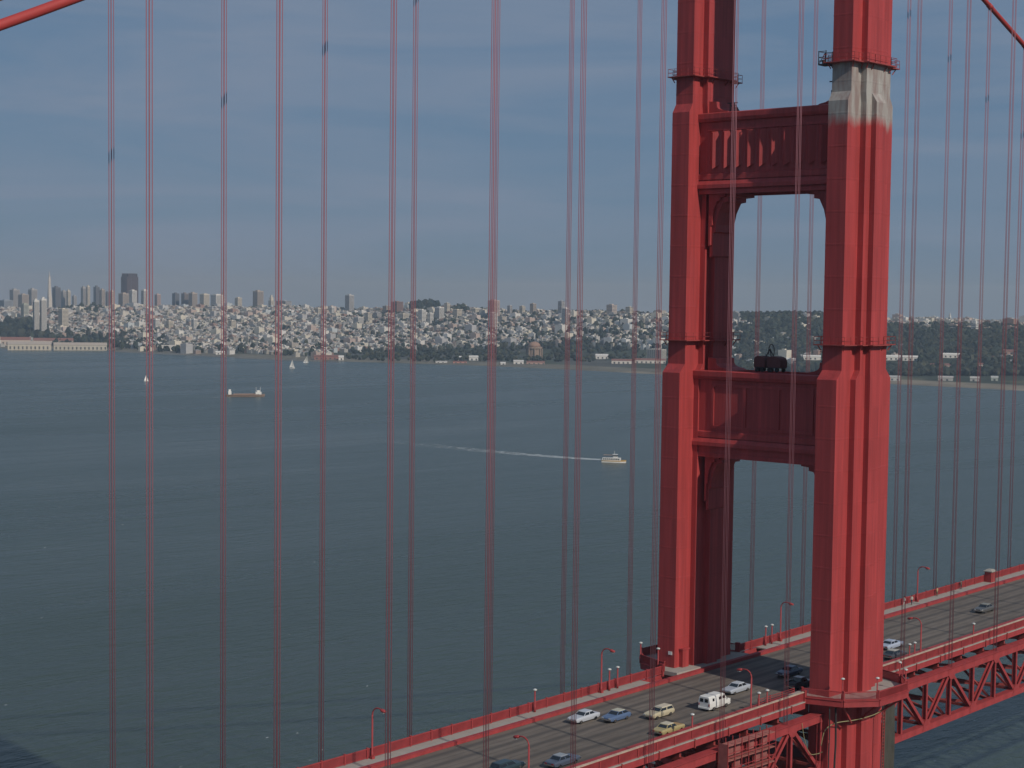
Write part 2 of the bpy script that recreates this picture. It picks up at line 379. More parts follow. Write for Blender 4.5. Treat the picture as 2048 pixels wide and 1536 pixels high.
# ------------------------------------------------------------------ city: houses
PAL = [(0.62,0.61,0.57),(0.66,0.65,0.62),(0.56,0.53,0.46),(0.60,0.57,0.48),(0.50,0.50,0.49),(0.42,0.42,0.42),(0.55,0.47,0.42),(0.45,0.36,0.31),(0.48,0.52,0.53),(0.36,0.33,0.29),(0.64,0.60,0.50),(0.33,0.22,0.18)]
PNAME = ['white','bright white','beige','cream','light grey','grey','pinkish','tan','pale blue','brown-grey','ivory','brown']
def house_geo(w, d, h, roof):
    q = MB()
    if roof == 'flat':
        q.box(-w/2, w/2, -d/2, d/2, -4, h); q.mi[1] = 1
        q.box(-w*0.2, w*0.15, -d*0.1, d*0.25, h, h+2.2)
    elif roof == 'gable':
        q.prism([(-w/2, -4), (w/2, -4), (w/2, h), (0, h+min(w, d)*0.3), (-w/2, h)], 'y', -d/2, d/2); q.mi[4] = 1; q.mi[5] = 1
    else:
        r = [[(sx*w/2, sy*d/2, -4) for sx, sy in ((-1,-1),(1,-1),(1,1),(-1,1))], [(sx*w/2, sy*d/2, h) for sx, sy in ((-1,-1),(1,-1),(1,1),(-1,1))],
             [(sx*w*0.2, sy*d*0.12, h+min(w, d)*0.28) for sx, sy in ((-1,-1),(1,-1),(1,1),(-1,1))]]
        q.loft(r)
        for k in (4, 5, 6, 7, 9): q.mi[k] = 1
    return q
def city_ok(u, v, D, ds):
    """probability that a lot is built on, by where the photographed slopes are built up"""
    if u < -60 or u > 2110: return 0
    if u < 85 and v > 652: return 0.08
    if u < 220 and v > 674: return 0.0
    if v < 612 and u < 640: return 0.9
    if 815 < u < 880 and v < 622: return 0.0
    if u < 660: return 0.93 if D > ds+170 else 0.1
    if u < 1335:
        lim = interp(u, [(660, 706), (850, 700), (1000, 697), (1100, 692), (1335, 700)])
        if v > lim: return 0.0
        if u > 1050 and v > 655: return 0.62
        return 0.86 if v > 640 else 0.75
    if u < 1480: return 0.35 if v < 690 else (0.25 if v < 725 else 0)
    if u < 1700:
        if v < 630: return 0.35
        return 0.05 if v < 690 else (0.12 if v < 738 else 0)
    if v < interp(u, [(1760, 655), (1850, 664), (2100, 670)]): return 0.85
    return 0.03 if v < 735 else 0.0
lots = []
cx0 = pix(1024, 4800, 0)
xx = -2600
bx = 0
while xx < 3000:
    for row in (0, 1):
        x = cx0.x + xx + row*21
        yy = -3200
        while yy < 3200:
            yy += rnd(6.5, 9.5)
            if (yy+3200) % 96 < 12: continue
            y = cx0.y+yy
            dx, dy = x-CAM.x, y-CAM.y
            D = math.hypot(dx, dy)
            a = YAW-math.atan2(dy, dx)
            if abs(a) > 0.32: continue
            u = 1024+FPX*math.tan(a)
            ds = interp(u, SHORE); dr = interp(u, RIDGE)
            if D < ds+40 or D > dr+260: continue
            p = Vector((x, y, 0)); h = hterr(u, D, p)
            pu, pv = proj((x, y, WATER+h))
            if random.random() > city_ok(u, pv, D, ds)*.86: continue
            if noise.noise(Vector((x, y, 9))/75) > 0.36: continue
            lots.append((D, x+rnd(-1.5, 1.5), y, WATER+h, u, pv, rnd(0, 1)))
    xx += 50 if bx % 2 == 0 else 54
    bx += 1
random.shuffle(lots)
if len(lots) > 19000: lots = lots[:19000]
def house_spec(r):
    if r > 0.975: return (rnd(14, 22), rnd(14, 24), rnd(13, 22), 'flat')
    if r > 0.85: return (rnd(10, 14), rnd(13, 20), rnd(10, 14), 'flat')
    return (rnd(11, 15), rnd(6.8, 8.8), rnd(6.5, 10), random.choice(['flat', 'flat', 'flat', 'gable', 'hip']))
# the individually built ones: three hundred that show largest
specs = [(l, house_spec(l[6])) for l in lots]
specs.sort(key=lambda q: -(q[1][0]*q[1][2])/q[0][0])
proto = {}; used_labels = {}
LMK = [(258,560,'the tallest dark tower'),(98,560,'the white pyramid tower'),(78,615,'the twin white slabs'),(192,590,'the dark downtown tower'),(288,590,'the white tower beside a rope'),
       (360,595,'the three ridge towers'),(430,598,'the wide pale ridge block'),(515,595,'the broad tan tower'),(565,608,'the long grey ridge block'),(311,648,'the low white block'),(387,643,'the white cube-like block'),
       (610,652,'the white block in the rows'),(697,605,'the lone light grey tower'),(735,640,'the cream tower on the slope'),(792,612,'the reddish brown tower'),(842,635,'the white block under the park'),(850,608,'the hilltop park trees'),
       (985,610,'the pinkish brown tower'),(1064,614,'the tan tower pair'),(1128,625,'the brightest white slab'),(1220,620,'the cream pink tower'),(1255,618,'the pale ridge block'),(1067,690,'the domed rotunda'),(1310,705,'the long pale windowed block'),
       (55,688,'the left pier shed'),(160,690,'the right pier shed'),(333,694,'the low white shore building'),(440,708,'the white boathouse'),(650,715,'the red-roofed clubhouse'),(945,715,'the white waterfront hall'),(1946,645,'the white hill church'),(1783,715,'the white barracks'),(1900,710,'the isolated long white building'),(1620,715,'the barrack in the tower opening')]
def zone(u, v):
    e = min(LMK, key=lambda t: (t[0]-u)**2+((t[1]-v)*1.6)**2); dx, dy = u-e[0], v-e[1]
    far_ = 'just ' if math.hypot(dx, dy) < 22 else ('far ' if math.hypot(dx, dy) > 60 else '')
    if abs(dx) > 2.2*abs(dy): w_ = 'right of' if dx > 0 else 'left of'
    elif abs(dy) > 2.2*abs(dx): w_ = 'below' if dy > 0 else 'above'
    else: w_ = ('below' if dy > 0 else 'above')+(' and right of' if dx > 0 else ' and left of')
    return far_+w_+' '+e[2]
for (D, x, y, z, u, v, r), (w, d, h, rf) in specs[:300]:
    ci = random.choice([0,0,1,1,2,3,4,5,6,7,8,9,10,10,11]); w = round(w/3)*3; d = round(d/4)*4; h = round(h/3)*3
    key = (w, d, h, rf, ci)
    if key not in proto:
        q = house_geo(w, d, h, rf)
        me = q.mesh('house', [M['houses']])
        at = me.color_attributes.new('col', 'FLOAT_COLOR', 'CORNER')
        c = PAL[ci]; rc = random.choice([(0.30,0.29,0.28),(0.42,0.41,0.39),(0.22,0.15,0.12),(0.2,0.2,0.21)])
        buf = []
        for f, mi in zip(q.f, q.mi): buf += [x_ for _ in f for x_ in ((*rc, 1) if mi else (*c, 1))]
        at.data.foreach_set('color', buf); me.polygons.foreach_set('material_index', [0]*len(q.f))
        proto[key] = me
    size = 'large' if w >= 15 else ('mid-sized' if w >= 12 else 'small')
    lab = f"{size} {PNAME[ci]} {'flat-roofed' if rf=='flat' else 'pitched-roof'} building {zone(u, v)}"; pass
    o = link('house', proto[key], (x, y, z)); tag(o, lab, 'house', f"{PNAME[ci]} {size} buildings {zone(u, v)}"); used_labels.setdefault(lab, []).append((u, o))
for lab, lst in used_labels.items():           # look-alikes near the same landmark: tell them apart from left to right
    if len(lst) > 1:
        lst.sort(key=lambda t: t[0]); n = len(lst)
        for k, (u, o) in enumerate(lst):
            wd_ = ('left-hand' if k == 0 else 'right-hand' if k == n-1 else 'middle' if n == 3 else ORD[k]+'-from-left')
            l2 = wd_+' '+lab
            o['label'] = l2 if len(l2.split()) <= 16 else l2.replace(' far ', ' ')
b = MB(); hc = []
for (D, x, y, z, u, v, r), (w, d, h, rf) in specs[300:]:
    q = house_geo(w, d, h, rf); c = random.choice(PAL[:4]+PAL); k = rnd(0.55, 1.02); c = tuple(t*k for t in c)
    rc = random.choice([(0.30,0.29,0.28),(0.42,0.41,0.39),(0.22,0.15,0.12),(0.2,0.2,0.21),(0.36,0.3,0.26)])
    for f, mi in zip(q.f, q.mi): hc += [x_ for _ in f for x_ in ((*rc, 1) if mi else (*c, 1))]
    b.add([(vx+x, vy+y, vz+z) for vx, vy, vz in q.v], q.f)
me = b.mesh('city_houses', M['houses']); at = me.color_attributes.new('col', 'FLOAT_COLOR', 'CORNER'); at.data.foreach_set('color', hc)
o = link('city_houses', me); tag(o, 'dense mass of small far houses covering the city hills', 'houses', kind='stuff')

# ------------------------------------------------------------------ trees of the far shore
ICO_V = []; _t = (1+5**0.5)/2
for a_, c_ in ((-1, _t), (1, _t), (-1, -_t), (1, -_t)): ICO_V.append(Vector((a_, c_, 0)))
for a_, c_ in ((-1, _t), (1, _t), (-1, -_t), (1, -_t)): ICO_V.append(Vector((0, a_, c_)))
for a_, c_ in ((-1, _t), (1, _t), (-1, -_t), (1, -_t)): ICO_V.append(Vector((c_, 0, a_)))
ICO_V = [v.normalized() for v in ICO_V]
ICO_F = [(0,11,5),(0,5,1),(0,1,7),(0,7,10),(0,10,11),(1,5,9),(5,11,4),(11,10,2),(10,7,6),(7,1,8),(3,9,4),(3,4,2),(3,2,6),(3,6,8),(3,8,9),(4,9,5),(2,4,11),(6,2,10),(8,6,7),(9,8,1)]
class Wood:
    def __init__(s): s.b = MB(); s.c = []
    def clump(s, x, y, z, r, hh):
        k = rnd(0.6, 1.5); base = random.choice([(0.026,0.034,0.024),(0.033,0.040,0.027),(0.022,0.029,0.023),(0.044,0.046,0.030)])
        rot = rnd(0, 6.3); cr, sr = math.cos(rot), math.sin(rot)
        vs = []
        for v in ICO_V:
            j = rnd(0.65, 1.2); vx, vy = v.x*cr-v.y*sr, v.x*sr+v.y*cr
            vs.append((x+vx*r*j, y+vy*r*j, z+hh*0.5+v.z*hh*0.55*j))
        s.b.add(vs, ICO_F); s.c += [t for _ in range(60) for t in (base[0]*k, base[1]*k, base[2]*k, 1)]
    def done(s, name, label):
        me = s.b.mesh(name, M['leaf']); at = me.color_attributes.new('col', 'FLOAT_COLOR', 'CORNER'); at.data.foreach_set('color', s.c)
        return tag(link(name, me), label, 'trees', kind='stuff')
CLEAR = [(1465,1483,712,735),(1560,1594,719,742),(1602,1643,713,738),(1763,1837,713,738),(1881,1921,709,734),(1858,1874,731,746),(1886,1904,731,746),(1953,1970,730,746),(2003,2032,703,722),(1935,1958,641,664),(1186,1218,711,730),(1290,1335,700,722),(1040,1094,700,716),(935,957,714,728)]
def scatter(wood, u0, u1, v0, v1, n, rmin=5, rmax=9, tall=1.3, fn=None):
    got = 0; tries = 0
    while got < n and tries < n*12:
        tries += 1
        u = rnd(u0, u1); ds = interp(u, SHORE); dr = interp(u, RIDGE); D = rnd(ds+40, dr+300)
        p = pix(u, D, 0); h = hterr(u, D, p); pv = proj((p.x, p.y, WATER+h))[1]
        if not (v0 <= pv <= v1): continue
        if any(a <= u <= b_ and c <= pv <= d for a, b_, c, d in CLEAR): continue
        if fn and random.random() > fn(u, pv): continue
        r = rnd(rmin, rmax); wood.clump(p.x, p.y, WATER+h, r, r*2*tall*rnd(0.7, 1.2)); got += 1
wd = Wood()
scatter(wd, 1480, 1765, 630, 745, 3600, 4.5, 7.5, 1.0)
scatter(wd, 1335, 1480, 650, 735, 800, 4, 7, 1.0, fn=lambda u, v: 0.55)
scatter(wd, 1700, 2110, 655, 752, 4600, 4.5, 7.5, 1.0)
scatter(wd, 1740, 2110, 632, 660, 300, 3, 5, .9)
wd.done('presidio_wood' if False else 'far_wood', 'dark wooded slopes of the hills at the right')
wd = Wood()
scatter(wd, 690, 1340, 699, 724, 520, 3, 6.5, .85, fn=lambda u, v: 1.0 if (820 < u < 1340 and v > 700) or v > 706 else 0.15)
wd.done('waterfront_trees', 'dark belt of trees along the middle waterfront')
wd = Wood()
scatter(wd, -60, 92, 652, 680, 420, 7, 11); scatter(wd, 92, 330, 668, 700, 200, 5, 8)
wd.done('point_trees', 'dark trees on the point at the left edge of the shore')
wd = Wood()
scatter(wd, 822, 874, 606, 626, 130, 8, 12); scatter(wd, 905, 935, 615, 628, 25, 6, 9)
wd.done('hilltop_park_trees', 'dark rounded clump of park trees on the middle hilltop')
wd = Wood()
scatter(wd, 90, 1340, 618, 706, 1700, 3.5, 7, 1.1); scatter(wd, 680, 1340, 628, 702, 1500, 3.5, 7, 1.1); scatter(wd, 280, 660, 690, 712, 180, 4, 7)
scatter(wd, 120, 200, 612, 628, 60, 6, 9)
wd.done('street_trees', 'scattered dark street and garden trees between the far houses')

# ------------------------------------------------------------------ city: towers and landmarks one by one
BM = {}
def bmat(c):
    if c not in BM:
        BM[c] = mat('facade_%d' % len(BM), c, 0.8, var=0.08, vscale=0.05, spec=0.2)
    return BM[c]
GLASSD = mat('far_window_glass', (0.07, 0.075, 0.085), 0.35, var=0.3, vscale=0.3)
WH, CR, GY, DG, TN, BR, PK, BL = (0.66,0.65,0.61), (0.60,0.55,0.45), (0.40,0.39,0.38), (0.15,0.15,0.165), (0.42,0.36,0.30), (0.26,0.15,0.12), (0.50,0.37,0.33), (0.30,0.33,0.37)
def ztop(u, D, v):
    a = proj(pix(u, D, 0))[1]; c = proj(pix(u, D, 100))[1]
    return (v-a)/(c-a)*100
def tower(u0, u1, vt, D, col, label, style='bands', aspect=1.0, cat='building', name='city_tower', group=None, base=None):
    u = (u0+u1)/2; Wd = (u1-u0)*D/FPX
    ang = abs(math.sin(YAW-math.atan((u-1024)/FPX))); ca_ = math.cos(YAW-math.atan((u-1024)/FPX))
    # box sides: sx along x, sy along y ; seen width = sx*sin + sy*cos of the view bearing
    sy = Wd/(ca_+aspect*ang); sx = sy*aspect
    p = pix(u, D, 0); zb = WATER+hterr(u, D, p)-6 if base is None else base
    zt = ztop(u, D, vt); H = zt-zb
    r = empty(name, (p.x, p.y, zb), local=True); tag(r, label, cat, group)
    m1 = bmat(col); q = MB()
    x, y = sx/2, sy/2
    if style == 'pyramid':
        q.loft([[(-x,-y,0),(x,-y,0),(x,y,0),(-x,y,0)], [(-x*.16,-y*.16,H*.84),(x*.16,-y*.16,H*.84),(x*.16,y*.16,H*.84),(-x*.16,y*.16,H*.84)]])
        link('wall', q.mesh('pyramid_wall', m1), (0,0,0), r)
        q = MB(); q.loft([[(-x*.16,-y*.16,0),(x*.16,-y*.16,0),(x*.16,y*.16,0),(-x*.16,y*.16,0)], [(-.3,-.3,H*.16),(.3,-.3,H*.16),(.3,.3,H*.16),(-.3,.3,H*.16)]])
        link('spire', q.mesh('spire', m1), (0,0,H*.84), r)
        q = MB()
        for s in (-1, 1): q.prism([(s*x*.62, H*.45), (s*x*.30, H*.45), (s*x*.16, H*.86), (s*x*.30, H*.86)], 'y', -y*.18, y*.18)
        link('wing', q.mesh('wing', m1), (0,0,0), r)
    elif style == 'bays':
        q.box(-x*.96, x*.96, -y*.96, y*.96, 0, H*.93)
        n = 7
        for k in range(n):
            a0 = -1+2*(k+.12)/n; a1 = -1+2*(k+.88)/n; am = (a0+a1)/2
            hh = H*(.93 if k in (0, 6) else 1.0)
            for s in (-1, 1):
                q.prism([(a0*x, s*y*.95), (am*x, s*y*1.04), (a1*x, s*y*.95)], 'z', 0, hh)
                q.prism([(s*x*.95, a0*y), (s*x*1.04, am*y), (s*x*.95, a1*y)], 'z', 0, hh)
        q.box(-x*.7, x*.7, -y*.7, y*.7, H*.93, H)
        link('wall', q.mesh('bay_wall', m1), (0,0,0), r)
    else:
        if style == 'stepped':
            q.box(-x, x, -y, y, 0, H*.72); q.box(-x*.7, x*.7, -y*.7, y*.7, H*.72, H*.88); q.box(-x*.35, x*.35, -y*.35, y*.35, H*.88, H)
        elif style == 'crown':
            q.box(-x, x, -y, y, 0, H*.93); q.box(-x*1.06, x*1.06, -y*1.06, y*1.06, H*.93, H*.97); q.box(-x*.6, x*.6, -y*.6, y*.6, H*.97, H)
        else:
            q.box(-x, x, -y, y, 0, H*.96); q.box(-x*.5, x*.35, -y*.4, y*.5, H*.96, H)
        link('wall', q.mesh('tower_wall', m1), (0,0,0), r)
        q = MB(); Hb = H*(.70 if style == 'stepped' else .92)
        if style == 'stripes':
            k = -1+0.12
            while k < 0.95:
                q.box(-x-.12, -x+.2, y*k, y*(k+.13), 4, Hb); q.box(x*k, x*(k+.13), -y-.12, -y+.2, 4, Hb); k += .27
        else:
            zf = 5.0
            while zf < Hb:
                q.box(-x-.12, -x+.2, -y*.9, y*.9, zf, zf+1.5); q.box(-x*.9, x*.9, -y-.12, -y+.2, zf, zf+1.5); zf += 3.6
        if q.v: tag(link('windows', q.mesh('windows', GLASSD), (0,0,0), r), kind='stuff')
    return r
T = tower
T(241, 275, 547, 7150, (0.085,0.06,0.062), 'tallest and darkest downtown tower, brown-black, notched flat top', 'bays', 1.3, name='skyscraper')
T(90, 106, 540, 7350, (0.55,0.52,0.47), 'slender white pyramid tower ending in a sharp spire', 'pyramid', name='pyramid_tower')
T(-2, 24, 599, 6700, BL, 'dark blue-grey office slab cut by the left edge of the photo')
T(19, 38, 577, 7000, GY, 'grey tower nearest the left edge, taller than the slab below it')
T(36, 56, 587, 6900, TN, 'tan grey block between the leftmost grey tower and the twin apartment slabs')
T(56, 73, 576, 7100, GY, 'grey tower just left of the pyramid, behind the twin apartment slabs')
T(65, 77, 597, 4750, WH, 'left one of the twin white apartment slabs low in front of the pyramid', 'stripes', 1.8)
T(79, 92, 594, 4750, WH, 'right one of the twin white apartment slabs low in front of the pyramid', 'stripes', 1.8)
T(104, 120, 572, 7000, DG, 'dark grey tower directly right of the pyramid')
T(121, 132, 580, 6900, GY, 'narrow grey tower second to the right of the pyramid')
T(132, 140, 579, 6850, CR, 'narrow cream tower third to the right of the pyramid')
T(143, 152, 590, 6700, GY, 'short grey tower in the dip between two groups of downtown towers')
T(161, 171, 572, 7100, GY, 'pale grey tower left of a cream tower, with a dark slot', 'stripes')
T(171, 179, 570, 6900, CR, 'thin tall cream tower in the middle of the downtown group')
T(186, 198, 571, 7200, DG, 'dark tower two places left of the tallest dark tower')
T(198, 209, 577, 7000, TN, 'tan tower touching the right side of a dark tower')
T(210, 216, 582, 7100, DG, 'very narrow dark tower beside a suspender rope of the bridge')
T(217, 228, 580, 6600, CR, 'cream tower behind the leftmost suspender rope')
T(236, 257, 585, 6300, TN, 'tan block in front of the foot of the tallest dark tower')
T(257, 272, 579, 6100, WH, 'bright white tower in front of the tallest dark tower')
T(281, 294, 578, 6300, WH, 'white tower right of the tallest dark tower, behind a suspender rope', 'stripes')
T(308, 320, 587, 6400, PK, 'pinkish grey tower alone on the ridge right of the white towers')
T(343, 357, 585, 6500, DG, 'dark grey tower, leftmost of three on the ridge')
T(361, 376, 585, 6450, (0.22,0.19,0.18), 'dark brown-grey tower, middle of three on the ridge')
T(376, 393, 584, 6400, TN, 'tan tower, rightmost of three on the ridge')
T(398, 417, 587, 6200, CR, 'cream hotel block with a pale flat top on the ridge', 'crown')
T(420, 444, 588, 6300, WH, 'wide pale block with a small turret beside the cream hotel block', 'crown')
T(441, 448, 579, 6350, CR, 'thin turret rising at the right end of the wide pale block', 'stepped')
T(468, 482, 594, 6100, CR, 'low cream tower between two suspender ropes on the ridge')
T(504, 525, 580, 6000, TN, 'broad tan apartment tower, tallest right of the downtown group', 'stripes')
T(535, 547, 590, 6100, CR, 'cream tower with a stepped pointed top', 'stepped')
T(550, 581, 601, 5900, GY, 'long low grey block at the right end of the downtown ridge', 'bands', 0.5)
T(41, 56, 606, 5400, (0.42,0.44,0.38), 'small greenish grey block left of the twin apartment slabs')
T(116, 135, 616, 5000, CR, 'cream block on the slope under the dark tower beside the pyramid')
T(304, 318, 637, 4900, WH, 'white apartment block low on the left slope behind a suspender rope')
T(330, 345, 641, 4900, CR, 'cream apartment block beside a white one low on the left slope')
T(381, 393, 637, 4900, WH, 'white cube-like block standing alone in the left house rows')
T(455, 470, 640, 4850, CR, 'small cream block right of the second suspender rope in the left house rows')
T(601, 618, 646, 4800, WH, 'white block in the house rows between the two middle-left ropes')
T(628, 642, 615, 5300, CR, 'cream block on the slope left of the lone light grey tower')
T(657, 667, 613, 5350, WH, 'slim white tower just left of the lone light grey tower')
T(688, 706, 588, 5500, (0.50,0.50,0.49), 'lone light grey tower with dark vertical strips and a wide cap', 'stripes')
T(664, 680, 633, 5000, WH, 'white block at the foot of the lone light grey tower, to its left')
T(705, 725, 633, 4900, WH, 'white block with dark vertical stripes below the lone light grey tower', 'stripes')
T(727, 742, 625, 4950, CR, 'cream apartment tower right of the striped white block')
T(744, 761, 625, 5000, GY, 'grey apartment block between a cream and a tan one on the middle slope')
T(763, 779, 611, 5200, TN, 'tan block left of the reddish brown tower')
T(780, 804, 602, 5150, BR, 'reddish brown tower crossed by a suspender rope on the middle ridge')
T(793, 816, 626, 4900, CR, 'cream block under the reddish brown tower')
T(834, 850, 618, 4800, WH, 'tall white apartment block below the hilltop park trees')
T(852, 865, 625, 4800, WH, 'lower white block right beside the tall one below the park trees')
T(867, 886, 613, 4850, WH, 'white block right of the hilltop park trees', 'stripes')
T(886, 898, 605, 5000, CR, 'cream tower rising right of the park trees')
T(903, 921, 618, 4900, CR, 'cream block right of the cream tower by the park trees')
T(940, 957, 616, 4950, CR, 'low cream block left of the double suspender ropes')
T(973, 997, 599, 4850, PK, 'pinkish brown tower half hidden by the double suspender ropes')
T(974, 993, 624, 4600, WH, 'white tower below the pinkish brown one behind the double ropes')
T(1012, 1022, 610, 4900, GY, 'narrow grey tower right of the double suspender ropes')
T(1036, 1048, 611, 4850, CR, 'cream tower on the ridge, first of a pair right of the double ropes')
T(1057, 1070, 606, 4850, TN, 'tan tower on the ridge, taller second of a pair right of the double ropes')
T(1091, 1099, 620, 4700, WH, 'small white tower left of the grey tower under construction')
T(1113, 1127, 601, 4750, GY, 'grey tower standing behind a bright white slab')
T(1121, 1135, 614, 4450, (0.74,0.73,0.70), 'brightest white slab on the hillside, left of two suspender ropes', 'plain' if False else 'stripes')
T(1210, 1231, 608, 4550, (0.56,0.48,0.42), 'cream pink tower standing alone on the ridge left of the bridge tower')
T(1248, 1264, 613, 4500, CR, 'pale block on the ridge nearest the bridge tower')
T(1292, 1331, 697, 3560, (0.55,0.52,0.45), 'long pale windowed block at the foot of the slope left of the tower', 'stripes', 0.4)
T(1940, 1953, 637, 3800, WH, 'white church-like block on the right-hand hill', 'stepped')
T(1893, 1899, 626, 4000, WH, 'tiny white tower on the right-hand skyline', 'stepped')

# low waterfront buildings: walls with a pitched roof
def shed(u0, u1, vt, D, wc, rc, label, w=22,  name='waterfront_building', cat='building', dark=False):
    """long low building facing the water, ends at frame columns u0 and u1"""
    um = (u0+u1)/2
    if um > 1180:                                    # on the slope: stand where the ground shows just below the eaves
        D = interp(um, SHORE)+30
        while D < interp(um, RIDGE):
            g_ = pix(um, D, 0)
            if proj((g_.x, g_.y, WATER+hterr(um, D, g_)))[1] <= vt+9.5: break
            D += 6
    a = pix(u0, D, 0); c = pix(u1, D, 0)
    mid = (a+c)/2
    zb = WATER+max(1.2, hterr(um, D, mid))-1.0
    zt = ztop(um, D, vt); H = max(4.0, zt-zb)
    d = (c-a); Ln = d.length; ang = math.atan2(d.y, d.x)
    r = empty(name, (mid.x, mid.y, zb), local=True, rz=ang); tag(r, label, cat)
    q = MB(); q.box(-Ln/2, Ln/2, -w/2, w/2, 0, H*.68); link('wall', q.mesh('shed_wall', bmat(wc)), (0,0,0), r)
    q = MB(); q.prism([(-w/2-.6, H*.68), (w/2+.6, H*.68), (0, H)], 'x', -Ln/2-.5, Ln/2+.5); link('roof', q.mesh('shed_roof', bmat(rc)), (0,0,0), r)
    q = MB(); k = -Ln/2+4
    while k < Ln/2-4:
        q.box(k, k+3.2, -w/2-.1, -w/2+.2, H*.12, H*.45); q.box(k, k+3.2, w/2-.2, w/2+.1, H*.12, H*.45); k += 9
    if q.v: tag(link('doors', q.mesh('shed_doors', GLASSD), (0,0,0), r), kind='stuff')
    return r
RR = (0.23, 0.115, 0.095)
shed(14, 101, 683, 4080, (0.50,0.46,0.38), (0.42,0.37,0.32), 'long cream pier shed, left one of two on the left shore', 34, 'pier_shed')
shed(106, 212, 685, 4080, (0.46,0.43,0.36), (0.44,0.38,0.32), 'long cream pier shed, right one of two on the left shore', 34, 'pier_shed')
shed(0, 60, 674, 4330, (0.5,0.42,0.36), RR, 'red-roofed building row behind the left pier shed', 22)
shed(66, 145, 676, 4330, (0.5,0.42,0.36), RR, 'red-roofed building row behind the right pier shed', 22)
shed(314, 352, 690, 3990, WH, (0.5,0.47,0.42), 'low white building on the shore right of the pier sheds')
shed(430, 448, 702, 3790, WH, WH, 'small white boathouse at the end of the breakwater', 14)
shed(627, 678, 710, 3560, (0.30,0.15,0.125), RR, 'long red-roofed clubhouse on the shore, fourth rope from the left', 22, 'clubhouse')
shed(676, 686, 711, 3535, (0.72,0.70,0.64), WH, 'white end pavilion of the red-roofed clubhouse', 16)
shed(870, 893, 722, 3440, WH, (0.55,0.52,0.48), 'low white shed on the beach left of the double ropes', 14)
shed(905, 932, 722, 3430, (0.5,0.25,0.2), RR, 'small red-roofed shed on the waterfront left of the double ropes', 14)
shed(912, 922, 712, 3560, WH, WH, 'small white house among the waterfront trees', 14)
shed(937, 955, 711, 3560, WH, (0.62,0.60,0.55), 'white hall among the waterfront trees left of the double ropes', 24)
shed(1000, 1010, 724, 3380, WH, WH, 'tiny white hut right of the double ropes at the water', 10)
shed(1026, 1046, 720, 3400, WH, (0.6,0.58,0.54), 'white boathouse on the waterfront right of the double ropes', 18)
shed(1052, 1088, 722, 3400, (0.45,0.30,0.25), RR, 'long low red-roofed shed right of the white boathouse', 14)
shed(1190, 1215, 708, 3480, WH, (0.66,0.64,0.6), 'white low building where the trees meet the beach', 20)
shed(1222, 1262, 718, 3330, (0.62,0.58,0.52), RR, 'long red-roofed barrack behind the beach left of the bridge tower', 14)
shed(1268, 1330, 717, 3310, (0.62,0.58,0.52), RR, 'long red-roofed barrack touching the bridge tower outline', 14)
shed(1468, 1480, 708, 3230, WH, WH, 'white house seen just inside the tower opening at its left', 16)
shed(1564, 1590, 716, 3180, WH, WH, 'low white barrack in the middle of the tower opening', 14)
shed(1605, 1640, 710, 3230, (0.74,0.72,0.66), (0.7,0.68,0.62), 'bright white barrack at the right inside the tower opening', 22, 'barrack')
shed(1766, 1800, 710, 3210, (0.74,0.72,0.66), (0.7,0.68,0.62), 'bright white barrack just right of the bridge tower', 22, 'barrack')
shed(1804, 1834, 711, 3230, (0.70,0.68,0.62), (0.66,0.63,0.58), 'second white barrack right of the bridge tower', 18, 'barrack')
shed(1884, 1918, 706, 3260, (0.74,0.72,0.66), (0.72,0.70,0.64), 'isolated long white building on the wooded right-hand slope', 18)
shed(1860, 1872, 727, 3080, (0.5,0.33,0.27), RR, 'small red-roofed house in the right-hand woods', 12)
shed(1888, 1902, 727, 3070, (0.55,0.42,0.34), RR, 'red-roofed house in the right-hand woods, right of a smaller one', 12)
shed(1955, 1968, 726, 3080, (0.6,0.55,0.48), RR, 'pale house with red roof near the right edge woods', 12)
shed(2005, 2030, 699, 3280, (0.45,0.3,0.25), RR, 'red-roofed building high in the woods near the right edge', 14)
shed(1940, 1958, 753, 2900, (.42,.41,.38), (.45,.44,.41), 'white hut on the beach near the right edge', 12)
shed(1982, 1996, 752, 2905, (0.38,0.42,0.37), (.45,.46,.43), 'pale green-white hut on the beach right of the white hut', 12)
shed(1876, 1906, 752, 2935, (.42,.41,.38), (0.4,0.38,0.36), 'row of white huts on the beach right of the bridge tower', 8)
shed(1700+66, 1800, 751, 2960, (0.5,0.5,0.48), (0.4,0.4,0.38), 'grey hangar low by the beach just right of the tower', 20)

# domed rotunda
p = pix(1067, 3760, 0); zb = WATER+hterr(1067, 3760, p)-1
r = empty('domed_rotunda', (p.x, p.y, zb), local=True); tag(r, 'tan domed rotunda with columns rising above the waterfront trees', 'rotunda')
def ring(rad, z, n=16): return [(rad*math.cos(2*math.pi*i/n), rad*math.sin(2*math.pi*i/n), z) for i in range(n)]
RT = bmat((0.30, 0.225, 0.175))
q = MB(); q.loft([ring(15, 0), ring(15, 21)]); link('drum', q.mesh('drum', RT), (0,0,0), r)
q = MB(); q.loft([ring(17.5, 21), ring(17.5, 25)]); link('cornice', q.mesh('cornice', RT), (0,0,0), r)
q = MB(); q.loft([ring(14*math.cos(t), 25+11*math.sin(t)) for t in (0, .35, .7, 1.05, 1.4, 1.54)]); link('dome', q.mesh('dome', bmat((0.31,0.20,0.15)), True), (0,0,0), r)
q = MB().tube([(0,0,0),(0,0,21)], 1.3, 8); me = q.mesh('column', RT)
for i in range(8):
    a = 2*math.pi*i/8; link('column', me, (17*math.cos(a), 17*math.sin(a), 0), r)

